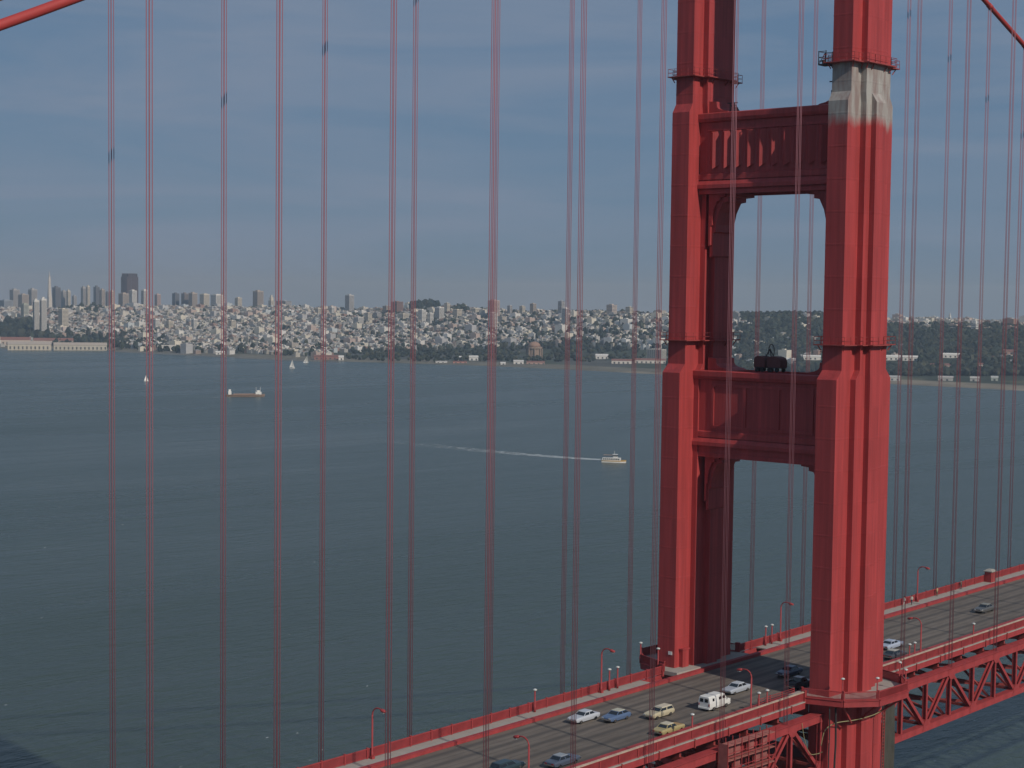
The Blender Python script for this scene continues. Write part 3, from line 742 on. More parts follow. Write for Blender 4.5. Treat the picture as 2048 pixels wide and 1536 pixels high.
# breakwaters: lines of piled stone
def breakwater(u0, D0, u1, D1, label):
    a, c = pix(u0, D0, WATER), pix(u1, D1, WATER)
    q = MB(); n = 26; prof = []
    rings = []
    for i in range(n+1):
        p = a.lerp(c, i/n); d = (c-a).normalized(); s = Vector((-d.y, d.x, 0)); k = rnd(.8, 1.2)
        rings.append([p+s*-7-Vector((0,0,1)), p+s*7-Vector((0,0,1)), p+s*2.5*k+Vector((0,0,2.6*k)), p+s*-2.5+Vector((0,0,2.6*k))])
    q.loft(rings)
    q.v = [tuple(Vector(v)-a) for v in q.v]
    o = link('breakwater', q.mesh('breakwater', M['stone']), a); tag(o, label, 'breakwater')
breakwater(232, 3980, 448, 3690, 'dark stone breakwater running right from the pier sheds')
breakwater(470, 3640, 640, 3480, 'dark stone breakwater left of the red-roofed clubhouse')

# ------------------------------------------------------------------ boats
def hull(Ln, B, D, bow=0.3):
    st = [(-.5, .75), (-.35, .95), (0, 1), (.2, .95), (.38, .6), (.5, .04)]
    return MB().loft([[(t*Ln, -w*B/2, D*(1+bow*max(0, t)**1.5)), (t*Ln*.97, -w*B/2*.75, 0), (t*Ln*.97, w*B/2*.75, 0), (t*Ln, w*B/2, D*(1+bow*max(0, t)**1.5))] for t, w in st])
def boat_root(name, u, D, du, label, cat):
    a, c = pix(u, D, WATER), pix(u+20, D+du, WATER)
    r = empty(name, (a.x, a.y, WATER-.3), local=True, rz=math.atan2(c.y-a.y, c.x-a.x)); return tag(r, label, cat)
YEL = mat('yellow_hull', (0.45, 0.27, 0.07), 0.5); HR = mat('rusty_hull', (0.23, 0.16, 0.12), 0.7, var=0.3)
BW = M['white']
fD = 1400
r = boat_root('ferry', 1230, fD, -0.6, 'white sightseeing ferry with yellow hull band heading right', 'ferry')
link('hull', hull(20, 6, 1.9, .5).mesh('ferry_hull', YEL), (0,0,0), r)
q = MB(); q.loft([[(t*20, -w*3.03, 1.0), (t*20, -w*3.05, .15), (t*20, w*3.05, .15), (t*20, w*3.03, 1.0)] for t, w in [(-.49,.75),(0,1.0),(.3,.82),(.49,.08)]]); link('waterline_stripe', q.mesh('stripe', BW), (0,0,0), r)
q = MB().box(-9.2, 5.5, -2.6, 2.6, 1.85, 3.9); link('main_cabin', q.mesh('cabin', BW), (0,0,0), r)
q = MB()
for k in range(9): q.box(-8.6+k*1.5, -7.5+k*1.5, -2.68, 2.68, 2.5, 3.5)
tag(link('cabin_windows', q.mesh('cabin_windows', M['glass']), (0,0,0), r), kind='stuff')
q = MB().box(-8.5, 3.2, -2.5, 2.5, 3.95, 4.15); link('upper_deck', q.mesh('upper_deck', BW), (0,0,0), r)
q = MB()
for k in range(9): q.box(-8.3+k*1.4, -8.2+k*1.4, -2.45, -2.35, 4.15, 6.0); q.box(-8.3+k*1.4, -8.2+k*1.4, 2.35, 2.45, 4.15, 6.0)
tag(link('stanchions', q.mesh('stanchions', M['steel_dark']), (0,0,0), r), kind='stuff')
q = MB().box(-8.5, -1.0, -2.5, 2.5, 6.0, 6.2); link('awning', q.mesh('awning', mat('awning', (0.30,0.22,0.17), 0.8)), (0,0,0), r)
q = MB().loft([[(-.6,-1.8,4.15),(3.0,-1.8,4.15),(3.0,1.8,4.15),(-.6,1.8,4.15)],[(-.4,-1.7,6.6),(2.5,-1.7,6.6),(2.5,1.7,6.6),(-.4,1.7,6.6)]]); link('wheelhouse', q.mesh('wheelhouse', BW), (0,0,0), r)
q = MB().box(-.5, 2.85, -1.84, 1.84, 5.2, 6.1); link('wheelhouse_window', q.mesh('whw', M['glass']), (.05,0,0), r)
q = MB().box(-1.2, 3.2, -2.1, 2.1, 6.6, 6.8); link('wheelhouse_roof', q.mesh('whr', BW), (0,0,0), r)
q = MB().tube([(.5,0,6.8),(.3,0,9.5)], .12, 6); link('mast', q.mesh('mast', BW), (0,0,0), r)

def wake(u0, u1, v0, v1, w0, w1, dens0, dens1, label, name='wake'):
    q = MB(); n = 60; m_ = 6; ds_ = []
    for i in range(n+1):
        t = i/n; u = u0+(u1-u0)*t; v = v0+(v1-v0)*t**1.35
        a = (v-proj(pix(u, 1e7, CAM.z))[1]); D = (CAM.z-WATER)*FPX/max(a, 5)
        p = pix(u, D, WATER+.06); w = w0+(w1-w0)*t
        dd = (p-CAM); side = Vector((dd.x, dd.y, 0)).normalized()
        for j in range(m_+1):
            s = (j/m_-.5)*2
            q.v.append(tuple(p+side*s*w)); e = 1-abs(s)**2
            arms = 0.25*math.exp(-((abs(s)-.7)/.25)**2)
            ds_.append((dens0+(dens1-dens0)*t**.6)*(e*.8+arms))
    for i in range(n):
        for j in range(m_):
            q.f.append((i*(m_+1)+j, i*(m_+1)+j+1, (i+1)*(m_+1)+j+1, (i+1)*(m_+1)+j)); q.mi.append(0)
    me = q.mesh(name, M['foam'], True)
    if me.polygons[0].normal.z < 0: me.flip_normals()
    at = me.attributes.new('dens', 'FLOAT', 'POINT'); at.data.foreach_set('value', ds_)
    return tag(link(name, me), label, 'wake', kind='stuff')
wake(1222, 700, 920, 872, 6, 38, 1.2, 0.33, 'white foam wake trailing left behind the ferry')
wake(1250, 1200, 924, 918, 3, 6, 1.3, 0.9, 'foam along the ferry hull', 'bow_foam')
wake(460, 200, 792, 790, 8, 16, 0.75, 0.18, 'thin pale wake behind the cargo vessel')

random.seed(5)
q = MB(); dens = []
for k in range(44):
    u = rnd(-40, 1500) if k % 4 else rnd(1780, 2080); v = 860+ (rnd(0, 1)**.8)*680
    D = (CAM.z-WATER)*FPX/(v-(proj(pix(u, 1e7, CAM.z))[1])); c = pix(u, D, .07)
    a_ = rnd(.2, .9); L1, L2 = rnd(1.2, 3.4), rnd(.25, .6); n_ = 7; st_ = len(q.v)
    for i in range(n_+1):
        t = i/n_*2-1; wv = L2*(1-t*t)*rnd(.5, 1.2)
        for sg in (-1, 1):
            px_, py_ = t*L1, sg*wv+rnd(-.1, .1)
            q.v.append((c.x+px_*math.cos(a_)-py_*math.sin(a_), c.y+px_*math.sin(a_)+py_*math.cos(a_), .07)); dens.append(.75*(1-abs(t)))
    for i in range(n_): q.f.append((st_+2*i, st_+2*i+2, st_+2*i+3, st_+2*i+1)); q.mi.append(0)
me = q.mesh('whitecaps', M['foam']); at = me.attributes.new('dens', 'FLOAT', 'POINT'); at.data.foreach_set('value', dens)
tag(link('whitecaps', me, (0, 0, WATER)), 'small scattered whitecaps on the water', 'whitecaps', kind='stuff')
r = boat_root('cargo_vessel', 490, 2262, 1.5, 'low rust-brown cargo vessel with white deckhouses at both ends', 'ship')
link('hull', hull(50, 10, 3.4, .4).mesh('cargo_hull', HR), (0,0,0), r)
q = MB().box(-16, 12, -3.8, 3.8, 3.3, 4.2); link('hatch', q.mesh('hatch', mat('hatch', (0.33,0.22,0.17), .8)), (0,0,0), r)
q = MB().box(-22.5, -18.5, -3.5, 3.5, 3.3, 7.5).box(-21.8, -19, -2.5, 2.5, 7.5, 9.8); link('deckhouse', q.mesh('aft_house', BW), (0,0,0), r)
q = MB().box(12.5, 20, -3.3, 3.3, 3.3, 6.6).box(14.5, 18, -2.5, 2.5, 6.6, 8.6); link('deckhouse', q.mesh('fore_house', BW), (0,0,0), r)
for mx_ in (13.5, 18.8): link('mast', MB().tube([(mx_,0,3.3),(mx_,0,13)], .22, 6).mesh('mast', BW), (0,0,0), r)
def sailboat(u, D, lean, label, s=1.0, du=2):
    r = boat_root('sailboat', u, D, du, label, 'sailboat')
    r.rotation_euler.x = lean
    link('hull', hull(9*s, 2.6*s, 1.1*s, .3).mesh('yacht_hull', BW), (0,0,0), r)
    link('mast', MB().tube([(.6*s,0,1*s),(.6*s,0,14*s)], .09*s, 6).mesh('yacht_mast', BW), (0,0,0), r)
    def sail(pts, name):
        a, b_, c = [Vector(p)*s for p in pts]; q = MB(); n = 6; rows = []
        for i in range(n+1):
            for j in range(n+1-i):
                t, k = i/n, j/n; p = a+(b_-a)*k+(c-a)*t
                rows.append(p+Vector((0, .9*s*math.sin(math.pi*min(1, (k+t)))*(.4+.6*(1-t)), 0)))
        idx = {}; z_ = 0
        for i in range(n+1):
            for j in range(n+1-i): idx[i, j] = z_; z_ += 1
        fs = []
        for i in range(n):
            for j in range(n-i):
                fs.append((idx[i,j], idx[i,j+1], idx[i+1,j]))
                if j < n-i-1: fs.append((idx[i,j+1], idx[i+1,j+1], idx[i+1,j]))
        off = Vector((0, .05, 0)); k = len(rows)
        q.add(rows+[p+off for p in rows], fs+[tuple(x+k for x in f[::-1]) for f in fs])
        link(name, q.mesh(name, BW, True), (0,0,0), r)
    sail([(.5,0,2),(-4.2,0,2),(.5,0,13.8)], 'mainsail'); sail([(.8,0,1.6),(4.4,0,1.4),(.8,0,12)], 'jib')
    return r
sailboat(583, 3150, 0.05, 'white sailboat with tall sails close to the shore, third rope from the left', 1.15, -3)
sailboat(291, 2660, -0.35, 'tiny heeling sailboat out on the water beside the second rope', .75)
sailboat(610, 3420, 0.45, 'strongly heeling sailboat right at the shore by the red-roofed clubhouse', 1.2, 8)

# ------------------------------------------------------------------ the bridge tower
YC = 13.8; YCL = {-1: 13.45, 1: 13.8}
def section(xN, h0, xA, h1, xB, h2):
    q = [(xN, h0), (xA, h0), (xA, h1), (xB, h1), (xB, h2)]
    pts = [(x, y) for x, y in q] + [(-x, y) for x, y in q[::-1]] + [(-x, -y) for x, y in q] + [(x, -y) for x, y in q[::-1]]
    return pts                                    # counter-clockwise seen from above
LOW = section(7.4, 1.62, 3.75, 2.5, 1.25, 3.35)
MID = section(6.1, 1.58, 2.72, 2.5, 1.3, 3.3)
UPP = section(5.3, 1.56, 2.85, 2.5, 1.3, 2.5)
TOP = section(4.6, 1.5, 2.5, 2.3, 1.3, 2.3)
def ring3(sec, z, off=0.0, yc=0.0):
    out_ = []
    for x, y in sec: out_.append((x+math.copysign(off, x), y+math.copysign(off, y)+yc, z))
    return out_
TW = empty('bridge_tower', (0, 0, WATER)); tag(TW, 'towering orange-red steel bridge tower of two stepped legs joined by cross struts', 'bridge tower')
levels = [(LOW, -70), (LOW, 45.2), (MID, 46.5), (MID, 84.3), (UPP, 85.6), (UPP, 118), (TOP, 119.3), (TOP, 150)]
for s in (-1, 1):
    q = MB().loft([ring3(sec, z) for sec, z in levels])
    me = q.mesh('leg', M['primer'] if s < 0 else M['paint'])
    lg = link('leg', me, (0, s*YCL[s], 0), TW)
    if s < 0: lg['label'] = 'near leg with a stretch stripped to grey primer'
    # plate splices: thin raised bands round the leg
    q = MB()
    z = -9.0
    while z < 148:
        sec = LOW if z < 44 else MID if 47.5 < z < 83 else UPP if 86.5 < z < 117 else TOP if z > 120.5 else None
        if sec and not (48 < z < 51.5) and not (88.3 < z < 91.3):
            q.loft([ring3(sec, z, .0, 0), ring3(sec, z+.03, .012), ring3(sec, z+.25, .012), ring3(sec, z+.28, 0)], caps=False)
        z += 4.57
    tag(link('splice_bands', q.mesh('splice_bands', M['primer'] if s < 0 else M['paint']), (0, 0, 0), lg), kind='stuff').location = (0, 0, 0)
    # inspection catwalks ringing the leg
    for sec, z in ((MID, 50.0), (UPP, 89.6)):
        q = MB(); q.loft([ring3(sec, 0, .02), ring3(sec, 0, .95), ring3(sec, .14, .95), ring3(sec, .14, .02)], caps=False)
        for x, y, _ in ring3(sec, 0, .5):       # brackets beneath the deck boards
            q.bar((x*.93, y*.86, -.75), (x, y, -.02), .12, .12)
        cw = link('catwalk', q.mesh('catwalk', M['dark_red']), (0, s*YCL[s], z), TW)
        q = MB(); rg = ring3(sec, 0, .9)
        for i, a in enumerate(rg):
            c = rg[(i+1) % len(rg)]; a, c = Vector(a), Vector(c); n = max(1, int((c-a).length/1.2))
            for hh in (.55, 1.1): q.bar(a+Vector((0,0,hh+.14)), c+Vector((0,0,hh+.14)), .05, .05)
            for k in range(n): pp = a.lerp(c, k/n); q.bar(pp+Vector((0,0,.1)), pp+Vector((0,0,1.25)), .05, .05)
        o = link('catwalk_railing', q.mesh('catwalk_railing', M['dark_red']), (0,0,0), cw); o.location = (0, 0, 0)
# concrete piers down in the water
q = MB().loft([[(x*1.25, y*1.35, z) for x, y in LOW] for z in (-76, -69.5)])
for s in (-1, 1): link('pier', q.mesh('pier', M['concrete']), (0, s*YCL[s], 0), TW)

def strut(zb, zt, xh, flutes=True, ngap=10, mz=0.0):
    """deep box strut with stepped mouldings top and bottom and pointed vertical flutes on both broad faces"""
    q = MB(); H = zt-zb
    q.box(-xh, xh, -12.6, 12.6, zb+.5, zt-.5)
    st = link('strut', q.mesh('strut', M['paint']), (0, 0, zb), TW); st.data.transform(Matrix.Translation((0, 0, -zb)))
    mo = MB()
    for sx in (-1, 1):
        def P(pts): mo.prism([(sx*(xh+d), z) for d, z in pts], 'y', -12.55, 12.55)
        P([(-.3, H-1.5), (.45, H-1.3), (.6, H-.85), (.6, H-.15), (.25, H), (-.3, H)])
        P([(-.3, mz), (.5, mz), (.5, mz+.55), (.15, mz+1.15), (-.3, mz+1.25)])
        P([(-.3, mz+1.3), (.22, mz+1.3), (.22, mz+2.1), (.05, mz+2.25), (-.3, mz+2.25)])
        P([(-.3, -.1), (.12, -.1), (.12, .5), (-.3, .5)])
    link('moulding', mo.mesh('moulding', M['paint']), (0, 0, zb), st)
    if flutes:
        f0, f1 = 2.6+mz, H-2.4
        fl = MB().loft([[(0,-.85,f0+.9),(-.65,0,f0+.25),(0,.85,f0+.9)], [(0,-.85,f1-.3),(-.65,0,f1-.6),(0,.85,f1-.3)]])
        fl.f = [f[::-1] for f in fl.f]
        mf = fl.mesh('flute', M['paint'])
        fl2 = MB(); fl2.v = [(-x, y, z) for x, y, z in fl.v]; fl2.f = [f[::-1] for f in fl.f]; fl2.mi = fl.mi
        mb_ = fl2.mesh('flute_back', M['paint'])
        for k in range(ngap):
            y = -9.45+k*18.9/(ngap-1)
            link('flute', mf, (-xh+.02, y, zb), st); link('flute', mb_, (xh-.02, y, zb), st)
        ed = MB().box(-xh-.2, -xh+.1, -10.8, 10.8, f1-.28, f1+.1)
        link('flute_sill', ed.mesh('flute_sill', M['paint']), (0, 0, zb), st)
    return st
def corbel(ysign, yface, z, sc, down=True, xh=2.4):
    base = [(0,0),(3.6,0),(3.6,-.42),(2.45,-.5),(2.45,-.95),(1.75,-1.05),(1.15,-2.2),(.8,-3.6),(.8,-4.4),(.42,-4.6),(.42,-7.2),(0,-7.4)]
    if not down: base = [(0,0),(4.4,0),(3.7,.35),(2.6,.55),(2.0,.8),(1.7,1.15),(1.6,2.0),(0,2.1)]
    poly = [(ysign*(yface-a*sc), z+h*sc) for a, h in base]
    q = MB().prism(poly, 'x', -xh, xh)
    if down:
        p2 = [(ysign*(yface-a*sc*.62), z+h*sc*.82-.1) for a, h in base]; q.prism(p2, 'x', -xh-.45, xh+.45)
    return q
def corbels(zb, zt, yf, yf2, sc=1.0):
    for s in (-1, 1):
        link('corbel', corbel(s, yf, zb+.06, sc).mesh('corbel', M['paint']), (0, 0, 0), TW)
        link('corbel', corbel(s, yf2, zt-.02, .9, False).mesh('corbel_up', M['paint']), (0, 0, 0), TW)
strut(72.2, 84.2, 3.3, mz=.75); corbels(72.2, 84.2, 10.7, 11.4, 1.3)
ls = strut(32.6, 45.6, 3.5, False, mz=1.6)
fq = MB()
for y0 in (-9.0, -3.2, 2.7, 8.5): fq.box(-3.68, -3.45, y0, y0+.45, 37.3, 43.2)
fq.box(-3.66, -3.45, -9.0, 8.95, 43.2, 43.6).box(-3.66, -3.45, -9.0, 8.95, 36.9, 37.3)
link('panel_frame', fq.mesh('panel_frame', M['paint']), (0, 0, 0), ls)
corbels(32.6, 45.6, 10.5, 10.6, 1.15)
strut(109.5, 118.5, 3.0); corbels(109.5, 118.5, 11.4, 11.5)
strut(143, 150.5, 2.8); corbels(143, 150.5, 11.6, 11.6, .8)
# cross bracing of the legs below the roadway
q = MB()
for z0, z1 in ((-12, -38), (-38, -64)):
    q.bar((0, -11, z0), (0, 11, z1), 1.6, 1.6, up=(1,0,0)); q.bar((.9, 11, z0), (.9, -11, z1), 1.4, 1.6, up=(1,0,0))
    q.box(-1.6, 1.6, -11, 11, z1-1.2, z1+1.2)
q.box(-3.2, 3.2, -11, 11, -13.5, -10.8)
link('cross_bracing', q.mesh('cross_bracing', M['paint']), (0, 0, 0), TW)
# doorway hood at the foot of the far leg
q = MB().box(-6.2, -4.6, 11.5, 12.25, .25, 2.9); q.box(-6.35, -4.45, 11.4, 12.25, 2.9, 3.1)
link('door_hood', q.mesh('door_hood', M['paint']), (0, 0, 0), TW)
# two small plates
link('notice_plate', MB().box(-7.5, -7.42, 12.6, 13.3, 2.2, 2.7).mesh('notice', M['white']), (0, 0, 0), TW)

# ------------------------------------------------------------------ things left on the tower by the painters
def covered_unit(x, y, z, L_, label, rz=0.0):
    r = empty('covered_compressor', (x, y, z), local=True, rz=rz); tag(r, label, 'compressor')
    q = MB(); prof = [(-.5,0),(-.5,.75),(-.42,1.0),(-.2,1.15),(.2,1.2),(.42,1.05),(.5,.8),(.5,0)]
    q.prism([(a*L_, .75+h*1.35) for a, h in prof], 'y', -.85, .85)
    link('cover', q.mesh('cover', mat('dark_cover', (0.13,0.05,0.048), .9, var=.3)), (0,0,0), r)
    q = MB().box(-L_*.5, L_*.5, -.7, .7, .6, .76).box(L_*.42, L_*.5, -.6, .6, 0, .6); link('chassis', q.mesh('chassis', M['steel_dark']), (0,0,0), r)
    wm = MB().tube([(0,-.1,0),(0,.1,0)], .32, 12).mesh('wheel', M['rubber'])
    for sx in (-.25, .22):
        for sy in (-.8, .8): link('wheel', wm, (sx*L_, sy, .32), r)
covered_unit(-.8, 1.7, 45.62, 2.1, 'dark covered machine on the lower strut, left one of two', math.pi/2*0+1.45)
covered_unit(-.8, -.75, 45.62, 2.5, 'dark covered machine on the lower strut, right one of two, with lifting hoop', 1.5)
r = empty('lifting_frame', (-.8, .6, 47.75), local=True); tag(r, 'thin lifting frame and cable hoop standing over the covered machines', 'lifting frame')
q = MB().bar((0,.9,-.35),(0,-.1,1.3),.12,.12).bar((0,-1.1,-.35),(0,-.1,1.3),.12,.12).bar((.5,-.1,-.35),(0,-.1,1.3),.12,.12); link('leg', q.mesh('frame_legs', M['steel_dark']), (0,0,0), r)
q = MB().tube([(0,-.1+math.cos(t)*-.5-.25, 1.0+math.sin(t)*1.0) for t in [i*.35 for i in range(-2, 12)]], .07, 6); link('hoop', q.mesh('hoop', M['steel_dark']), (0,0,0), r)
def winch(x, y, z, label):
    r = empty('winch', (x, y, z), local=True); tag(r, label, 'winch')
    link('frame', MB().box(-.9,.9,-.5,.5,0,.25).bar((-.7,-.4,.2),(-.7,-.4,1.5),.12,.12).bar((-.7,.4,.2),(-.7,.4,1.5),.12,.12).bar((.7,-.4,.2),(-.7,-.4,1.4),.1,.1).bar((.7,.4,.2),(-.7,.4,1.4),.1,.1).bar((-.7,-.9,1.5),(-.7,.9,1.5),.15,.15).mesh('winch_frame', M['steel_dark']), (0,0,0), r)
    link('drum', MB().tube([(0,-.35,.6),(0,.35,.6)], .38, 12).mesh('winch_drum', M['steel_dark'], True), (0,0,0), r)
winch(-1.6, -10.5, 86.02, 'dark winch on the upper strut against the near leg')
winch(-1.2, 7.4, 84.15, 'small dark rig on the upper strut near the far leg')
winch(-1.2, -9.7, 47.42, 'dark winch on the lower strut against the near leg')
# painters' hanging stage at the inner corner of the upper catwalk
r = empty('work_stage', (-5.2, -11.1, 89.4), local=True); tag(r, 'dark hanging work stage at the inner side of the near leg catwalk', 'work stage')
link('floor', MB().box(-.9,.9,-.2,1.1,0,.18).mesh('stage_floor', M['steel_dark']), (0,0,0), r)
q = MB()
for a in (-.85, .85):
    for c in (-.15, 1.05): q.bar((a,c,.1),(a,c,2.0),.09,.09)
for z_ in (.6, 1.1, 1.9): q.bar((-.85,1.05,z_),(.85,1.05,z_),.08,.08).bar((-.85,-.15,z_),(-.85,1.05,z_),.08,.08).bar((.85,-.15,z_),(.85,1.05,z_),.08,.08)
q.bar((-.85,1.05,.1),(.85,1.05,1.9),.07,.07)
link('frame', q.mesh('stage_frame', M['steel_dark']), (0,0,0), r)
link('bucket', MB().tube([(-.3,.5,.18),(-.3,.5,.75)], [.25,.32], 10).mesh('bucket', M['steel_dark']), (0,0,0), r)

# ------------------------------------------------------------------ main cables and suspenders
def zcable(x): return 150.8-.447*x+3.49e-4*x*x if x >= 0 else 150.8+.612*x+6.37e-4*x*x
for s, lab in ((-1, 'thick red main cable on the near side, crossing the top left corner'), (1, 'thick red main cable on the far side, crossing the top right corner')):
    pts = [(x, 0, zcable(x)) for x in range(-205, 401, 5)]
    q = MB().tube(pts, .46, 14)
    o = link('main_cable', q.mesh('main_cable', M['cable'], True), (0, s*YC, 0)); tag(o, lab, 'cable')
HX = lambda k: k*15.24+(-1.26 if k < 0 else .14)
def hanger_mesh(L_):
    return MB().tube([(0,0,0),(0,0,L_)], .044, 6).mesh('rope', M['rope'], True)
band = MB().tube([(-.55,0,.0),(.55,0,.0)], .53, 14).mesh('cable_band', M['cable'], True)
for s in (-1, 1):
    for k in list(range(-12, 0))+list(range(1, 21)):
        x = HX(k)-(1.1 if k < -8 else 0); zb = dz(x)-1.9; zt = zcable(x)
        n = abs(k); side = 'near' if s < 0 else 'far'; dirn = 'left' if k < 0 else 'right'
        r = empty('suspender', (x, s*YC, zb)); tag(r, f'red suspender rope set on the {side} side, {ORD[n-1]} to the {dirn} of the tower', 'suspender', 'suspender ropes hanging from the main cables')
        me = hanger_mesh(zt-zb)
        for ax in (-.15, .15):
            for ay in (-.24, .24): link('rope', me, (x+ax, s*YC+ay, zb), r)
        bo = link('cable_band', band, (x, s*YC, zt), r); bo.rotation_euler.y = -math.atan((zcable(x+.5)-zcable(x-.5)))

# ------------------------------------------------------------------ deck: roadway, kerbs, sidewalks
XA, XB, PAN = -25, 44, 7.62           # panel index range
X0, X1 = XA*PAN, XB*PAN
def sheared(bld, name, mt): return bld.shear().mesh(name, mt)
rd = empty('road', (0, 0, Z0)); tag(rd, 'worn brown-grey concrete roadway with dark lane streaks', 'road', kind='structure')
slab = sheared(MB().box(.012, PAN*2-.012, -9.1, 9.1, -.25, 0), 'road_slab', M['road'])
i = XA
while i < XB:
    link('slab', slab, (i*PAN, 0, dz(i*PAN)), rd); i += 2
GAPX = 9.9                             # rails and walks stop short of the tower platforms
swm = sheared(MB().box(.012, PAN-.012, -1.5, 1.5, -.2, 0), 'sidewalk_slab', M['concrete'])
kbm = sheared(MB().box(0, PAN-.02, -.32, .32, -.35, .42).box(0, PAN-.02, -.36, .36, .42, .52), 'kerb_beam', M['paint_deck'])
for s, sd in ((-1, 'near'), (1, 'far')):
    sw = empty('sidewalk', (0, s*10.9, Z0)); tag(sw, f'pale concrete sidewalk on the {sd} side of the road', 'sidewalk', kind='structure')
    kb = empty('kerb', (0, s*9.42, Z0)); tag(kb, f'red steel kerb beam on the {sd} side of the road', 'kerb', kind='structure')
    for i in range(XA, XB):
        x = i*PAN
        if not (-GAPX-PAN+1.5 < x < GAPX-1.5): link('slab', swm, (x, s*11.26, dz(x)+.22), sw)
        link('kerb_beam', kbm, (x, s*9.42, dz(x)), kb)

# railings
RY = 12.55; PS = 3.81
post = MB().box(-.09,.09,-.09,.09,-.15,1.38).box(-.13,.13,-.13,.13,1.3,1.42).mesh('post', M['paint_deck'])
def panel_mesh():
    q = MB().box(.09, PS-.09, -.06, .06, 1.16, 1.30).box(.09, PS-.09, -.045, .045, .08, .18)
    n = 22
    for k in range(n):
        a = .14+k*(PS-.28)/n; q.box(a, a+.098, -.03, .03, .18, 1.16)
    return sheared(q, 'railing_panel', M['paint_deck'])
pan = panel_mesh()
M['pale_cap'] = mat('pale_handrail', (0.50, 0.38, 0.29), 0.6, var=0.3, vscale=0.9)  # pale tan tone for the top cap, used on the near railing only
hrl = sheared(MB().box(0, PS-.03, -.17, .13, 1.30, 1.46), 'handrail', M['pale_cap'])
edge = sheared(MB().box(0, PS-.05, -.30, .16, -.10, .03), 'slab_edge', M['concrete'])
fas = sheared(MB().box(0, PS, -.12, .12, -1.0, -.11), 'fascia', M['paint_deck'])
brk = MB().box(-.08, .08, -.14, .14, -1.1, .06).mesh('rail_bracket', M['dark_red'])
endp = MB().box(-.22,.22,-.28,.28,-.3,1.5).box(-.27,.27,-.33,.33,1.5,1.62).mesh('end_post', M['paint_deck'])
for s, sd in ((-1, 'near'), (1, 'far')):
    for part, rng in (('left', range(-50, -3)), ('right', range(3, 87))):
        rl = empty('railing', (rng[0]*PS, s*RY, dz(rng[0]*PS))); tag(rl, f'red picket railing on the {sd} side of the deck, {part} of the tower', 'railing', 'deck railings')
        for i in rng:
            x = i*PS+(1.5 if part == 'left' else -1.5)
            z = dz(x)+.22
            link('post', post, (x, s*RY, z), rl); link('rail_panel', pan, (x, s*RY, z), rl)
            link('fascia', fas, (x, s*(RY+.12), z), rl)
            if s < 0: link('handrail', hrl, (x, s*RY, z), rl); link('slab_edge', edge, (x, s*RY, z), rl)
            if i % 2 == 0: link('bracket', brk, (x+.2, s*(RY+.3), z), rl)
        xe = (rng[-1]+1)*PS+1.5 if part == 'left' else rng[0]*PS-1.5
        link('end_post', endp, (xe, s*RY, dz(xe)+.22), rl)

# platforms that carry the sidewalk round the outside of each leg
def plat(s, label):
    R_ = 9.9; cy = 12.2
    P = [(-R_*math.cos(t), cy+R_*.98*math.sin(t)) for t in (0, .62, 1.15, math.pi-1.15, math.pi-.62, math.pi)]
    P = [(x, s*y) for x, y in P]
    r = empty('tower_platform', (0, s*16, Z0)); tag(r, label, 'platform', 'walkway platforms round the tower legs')
    q = MB().prism(P+[(P[-1][0], s*9.8), (P[0][0], s*9.8)], 'z', -.35, .24); link('floor', q.mesh('platform_floor', M['concrete']), (0, 0, 0), r)
    for i in range(len(P)-1):
        a, c = Vector((*P[i], 0)), Vector((*P[i+1], 0)); d = (c-a); Ln = d.length; dn = d.normalized(); nrm = Vector((dn.y, -dn.x, 0))
        if nrm.y*s < 0: nrm = -nrm
        q = MB(); a2, c2 = a+nrm*.12, c+nrm*.12
        q.bar(a2+Vector((0,0,-.15)), c2+Vector((0,0,-.15)), .22, .95); q.bar(a2+Vector((0,0,.28)), c2+Vector((0,0,.28)), .5, .1)
        link('fascia', q.mesh('platform_fascia', M['paint_deck']), (0, 0, 0), r)
        q = MB(); q.bar(a+Vector((0,0,1.48)), c+Vector((0,0,1.48)), .12, .14).bar(a+Vector((0,0,.42)), c+Vector((0,0,.42)), .09, .1)
        n = int(Ln/.165)
        for k in range(1, n):
            pp = a.lerp(c, k/n); q.bar(pp+Vector((0,0,.42)), pp+Vector((0,0,1.45)), .06, .095, up=tuple(nrm))
        link('rail_panel', q.mesh('platform_rail', M['paint_deck']), (0, 0, 0), r)
    for x, y in P: link('post', post, (x, y, .26), r)
    for i in range(1, len(P)-1):     # knee braces from the leg
        x, y = P[i]; q = MB().bar((x*.97, y-s*.2, -.5), (x*.55, s*17.0, -3.6), .25, .3)
        link('knee_brace', q.mesh('knee_brace', M['paint_deck']), (0, 0, 0), r)
    return P
PN = plat(-1, 'curved walkway platform with railing round the near tower leg')
PF = plat(1, 'curved walkway platform in shade round the far tower leg')

# ------------------------------------------------------------------ stiffening trusses and floor framing
TZ, BZ, TY = -2.3, -9.85, 13.75       # chord centres below the roadway, truss plane
chm = sheared(MB().box(0, PAN, -.5, .5, -.55, .6).box(0, PAN, -.78, .78, .6, .7), 'top_chord', M['paint_deck'])
chb = sheared(MB().box(0, PAN, -.45, .45, -.5, .5).box(0, PAN, -.55, .55, .5, .56), 'bottom_chord', M['paint_deck'])
def lattice(p, q_, w, h, name):
    b_ = MB(); p, q_ = Vector(p), Vector(q_); d = (q_-p)
    for sy in (-.3, .3): b_.bar(p+Vector((0,sy,0)), q_+Vector((0,sy,0)), w*.5, h*.32, up=(0,1,0))
    b_.bar(p+Vector((0,0,0)), q_, w*.9, .62, up=(0,1,0)) if False else None
    n = max(3, int(d.length/.9))
    for k in range(n):
        a = p+d*(k+.1)/n; c = p+d*(k+.9)/n
        b_.bar(a+Vector((0,-.3,0)), c+Vector((0,.3,0)), .08, .08)
    return sheared(b_, name, M['paint_deck'])
